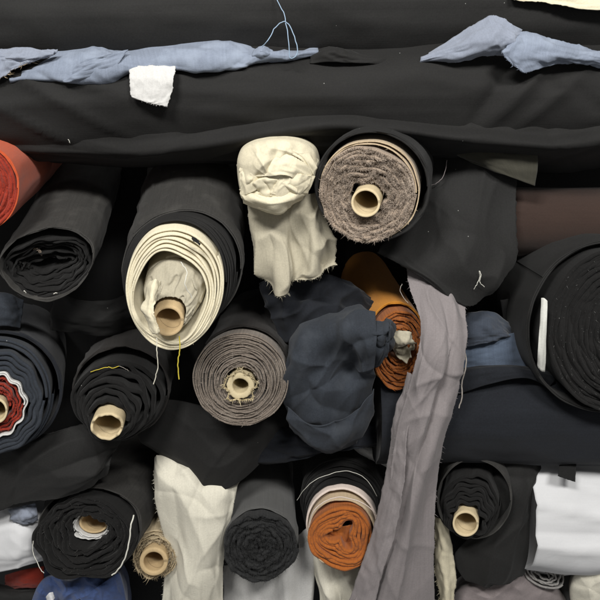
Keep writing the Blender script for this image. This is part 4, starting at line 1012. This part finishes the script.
# black roll with scalloped layers and hanging panel
R = Roll("black fabric roll with wavy inner layers and a loose hanging panel, pale tube", (467, 518, -0.07), (478, 430, 0.34))
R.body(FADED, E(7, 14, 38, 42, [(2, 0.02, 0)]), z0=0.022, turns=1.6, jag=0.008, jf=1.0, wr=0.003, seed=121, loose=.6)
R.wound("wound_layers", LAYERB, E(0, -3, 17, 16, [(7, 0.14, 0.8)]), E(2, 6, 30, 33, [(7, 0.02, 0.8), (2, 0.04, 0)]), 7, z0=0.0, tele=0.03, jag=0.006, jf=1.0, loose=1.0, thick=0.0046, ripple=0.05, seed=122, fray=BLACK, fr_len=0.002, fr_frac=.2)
R.tube(-1, -3, 13, 13, z0=-0.012, wall=0.17, mat=CARDP)
ctrl = [[(497, 455, 0.05), (512, 455, 0.02), (528, 456, 0.02), (537, 464, 0.04)], [(488, 490, 0.02), (508, 488, -0.015), (526, 488, -0.02), (537, 490, 0.0)], [(474, 530, 0.0), (498, 528, -0.025), (520, 526, -0.03), (535, 526, -0.01)],
        [(455, 555, 0.0), (485, 560, -0.03), (512, 560, -0.035), (532, 556, -0.02)], [(464, 576, 0.0), (486, 580, -0.025), (510, 580, -0.03), (527, 568, -0.02)], [(470, 581, 0.0), (488, 584, -0.022), (508, 582, -0.03), (522, 575, -0.02)]]
sheet("hanging_panel", ctrl, BLACK, R.root, nr=80, nc=70, wr=0.006, ws=(2.5, 2), cre=0.009, ragged=0.0008, seed=143)

# white roll at right
wh, _ = hroll("smooth white fabric roll lying crosswise at the right edge", (515, 501), (720, 506), 0.07, 56, WHITE, wr=0.005, cre=0.010, seed=145, nl=90)
ctrl = [[(527, 515, 0.0), (550, 522, -0.035), (600, 526, -0.035), (700, 526, -0.03)], [(527, 538, 0.0), (550, 545, -0.03), (600, 550, -0.03), (700, 552, -0.03)], [(528, 545, 0.0), (552, 556, -0.015), (590, 568, -0.015), (700, 572, -0.015)]]
sheet("loose_edge", ctrl, WHITE, wh, nr=30, nc=80, wr=0.002, ws=(5, 2), seed=147)
thread("selvedge_line", [(533, 543, -0.03), (548, 545, -0.043), (575, 550, -0.043), (605, 551, -0.043), (680, 552, -0.043)], DUSTY, wh, 0.0009)
ctrl = [[(559, 455, 0.02), (568, 455, 0.01), (577, 455, 0.02)], [(559, 466, -0.03), (567, 466, -0.033), (576, 466, -0.03)], [(558, 476, -0.05), (566, 479, -0.053), (575, 482, -0.05)]]
sheet("cloth_scrap", ctrl, INK, None, nr=20, nc=16, wr=0.001, seed=149, label="small black cloth tab hanging over the white roll", cat="cloth", ragged=0.0008)

# mauve heap, grey roll end, cream roll at bottom right
mh = [(452, 600), (470, 582), (500, 572), (530, 568), (550, 582), (566, 600), (575, 640), (510, 660), (455, 650)]
bulge("cloth_heap", mh, 0.04, 0.05, MAUVED, None, back=(0, -20), seed=151, wr=0.006, cre=0.006, label="dull mauve cloth heap at the bottom below the black hanging panel", cat="cloth")
R = Roll("small grey fabric roll end squeezed under the white roll", (543, 574, 0.0), (530, 548, 0.30))
R.body(GREYF, E(0, 0, 22, 14, [(2, 0.05, 1)], -28), z0=0.01, turns=1.6, jag=0.004, wr=0.002, seed=131)
R.wound("wound_layers", GREYF, E(0, 0, 6, 3, (), -28), E(0, 0, 21, 13, [(2, 0.05, 1)], -28), 4, z0=0.0, jag=0.006, loose=1.0, thick=0.004, seed=132)
outl = [(570, 590), (576, 574), (592, 566), (620, 566), (645, 575), (650, 600), (630, 625), (595, 625), (575, 612)]
bulge("fabric_roll", outl, 0.0, 0.04, CREAM2, None, back=(-10, -20), seed=153, wr=0.006, cre=0.006, label="plump cream fabric roll end in the bottom right corner", cat="fabric roll", group=GB)
ctrl = [[(548, 560, 0.1), (575, 565, 0.08), (600, 570, 0.1)], [(548, 590, 0.08), (572, 595, 0.05), (600, 600, 0.08)], [(548, 640, 0.08), (575, 640, 0.05), (600, 640, 0.08)]]
sheet("draped_cloth", ctrl, CHAR, None, nr=30, nc=30, wr=0.004, seed=155, label="dark grey cloth in the gap between mauve heap and plump cream roll", cat="cloth")

# bottom left: white cloth, blue bundle, red scrap
ctrl = [[(-50, 505, 0.06), (0, 508, 0.03), (25, 505, 0.03), (45, 500, 0.06)], [(-50, 530, 0.03), (0, 528, -0.01), (24, 528, -0.01), (42, 525, 0.02)], [(-50, 560, 0.02), (0, 555, -0.02), (24, 550, -0.02), (42, 550, 0.01)], [(-50, 582, 0.03), (0, 572, -0.01), (24, 564, -0.01), (45, 560, 0.02)]]
sheet("draped_cloth", ctrl, WHITE, None, nr=50, nc=50, wr=0.003, ws=(3, 3), cre=0.004, seed=157, fold=lambda S, T: 0.003 * np.sin(S * 8 + T * 3), label="white cloth bulging below the black drape at the left edge", cat="cloth")
ctrl = [[(10, 510, 0.02), (22, 506, -0.01), (36, 503, 0.0)], [(12, 518, -0.01), (24, 516, -0.03), (37, 513, -0.01)], [(14, 522, 0.0), (26, 524, -0.02), (38, 520, 0.0)]]
sheet("cloth_scrap", ctrl, LILAC, None, nr=20, nc=24, wr=0.004, cre=0.003, seed=159, label="grey white crumpled scrap between black drape and white cloth at left", cat="cloth", ragged=0.001)
bulge("cloth_bundle", [(30, 612), (37, 588), (50, 576), (72, 581), (92, 573), (110, 580), (120, 574), (127, 612), (120, 650), (34, 650)], 0.03, 0.04, BLUE, None, back=(5, -20), seed=161, wr=0.012, cre=0.012, ws=14, ncr=26,
      label="blue cloth bundle at the bottom under the loosely wound black roll", cat="cloth")
ctrl = [[(46, 597, -0.02), (49, 593, -0.025), (53, 592, -0.02)], [(48, 604, -0.02), (52, 602, -0.03), (55, 598, -0.02)]]
sheet("cloth_scrap", ctrl, WHITE, None, nr=10, nc=10, wr=0.001, seed=163, label="tiny white cloth scrap on the blue bundle at the bottom", cat="cloth")
ctrl = [[(5, 575, 0.1), (22, 570, 0.06), (44, 566, 0.06)], [(5, 584, 0.09), (22, 582, 0.05), (44, 580, 0.05)], [(5, 590, 0.1), (22, 588, 0.06), (44, 588, 0.06)]]
sheet("folded_cloth", ctrl, REDC, None, nr=20, nc=24, wr=0.003, seed=165, label="red cloth scrap in the dark gap left of the blue bundle", cat="cloth")
ctrl = [[(-40, 575, 0.1), (5, 585, 0.08), (40, 588, 0.08)], [(-40, 600, 0.06), (5, 600, 0.04), (40, 598, 0.04)], [(-40, 640, 0.06), (5, 640, 0.04), (40, 640, 0.04)]]
sheet("draped_cloth", ctrl, BLACK, None, nr=24, nc=30, wr=0.004, seed=167, label="black cloth in the bottom left corner below the red scrap", cat="cloth")

SETBACK = 0.065
# ------------------------------------------------------------------ bits of lint stuck to the black cloths
def lint(parent, u, v, y, a, L=4, mat=THW):
    dx, dy = math.cos(a) * L / 2, math.sin(a) * L / 2
    thread("lint_thread", [(u - dx, v - dy, y), (u - dx * .3 + dy * .25, v - dy * .3 - dx * .25, y - 0.002), (u + dx * .4, v + dy * .4 + 0.4, y - 0.002), (u + dx, v + dy, y)], mat, parent, 0.00045, 10)
for (u, v, a, L) in ((222, 93, 1.2, 3), (301, 91, 0.6, 3), (152, 118, 2.2, 3), (69, 141, 1.0, 4), (352, 90, 0.2, 2.5), (468, 118, 2, 3)):
    lint(r2, u, v, -0.0445 - 0.004, a, L)
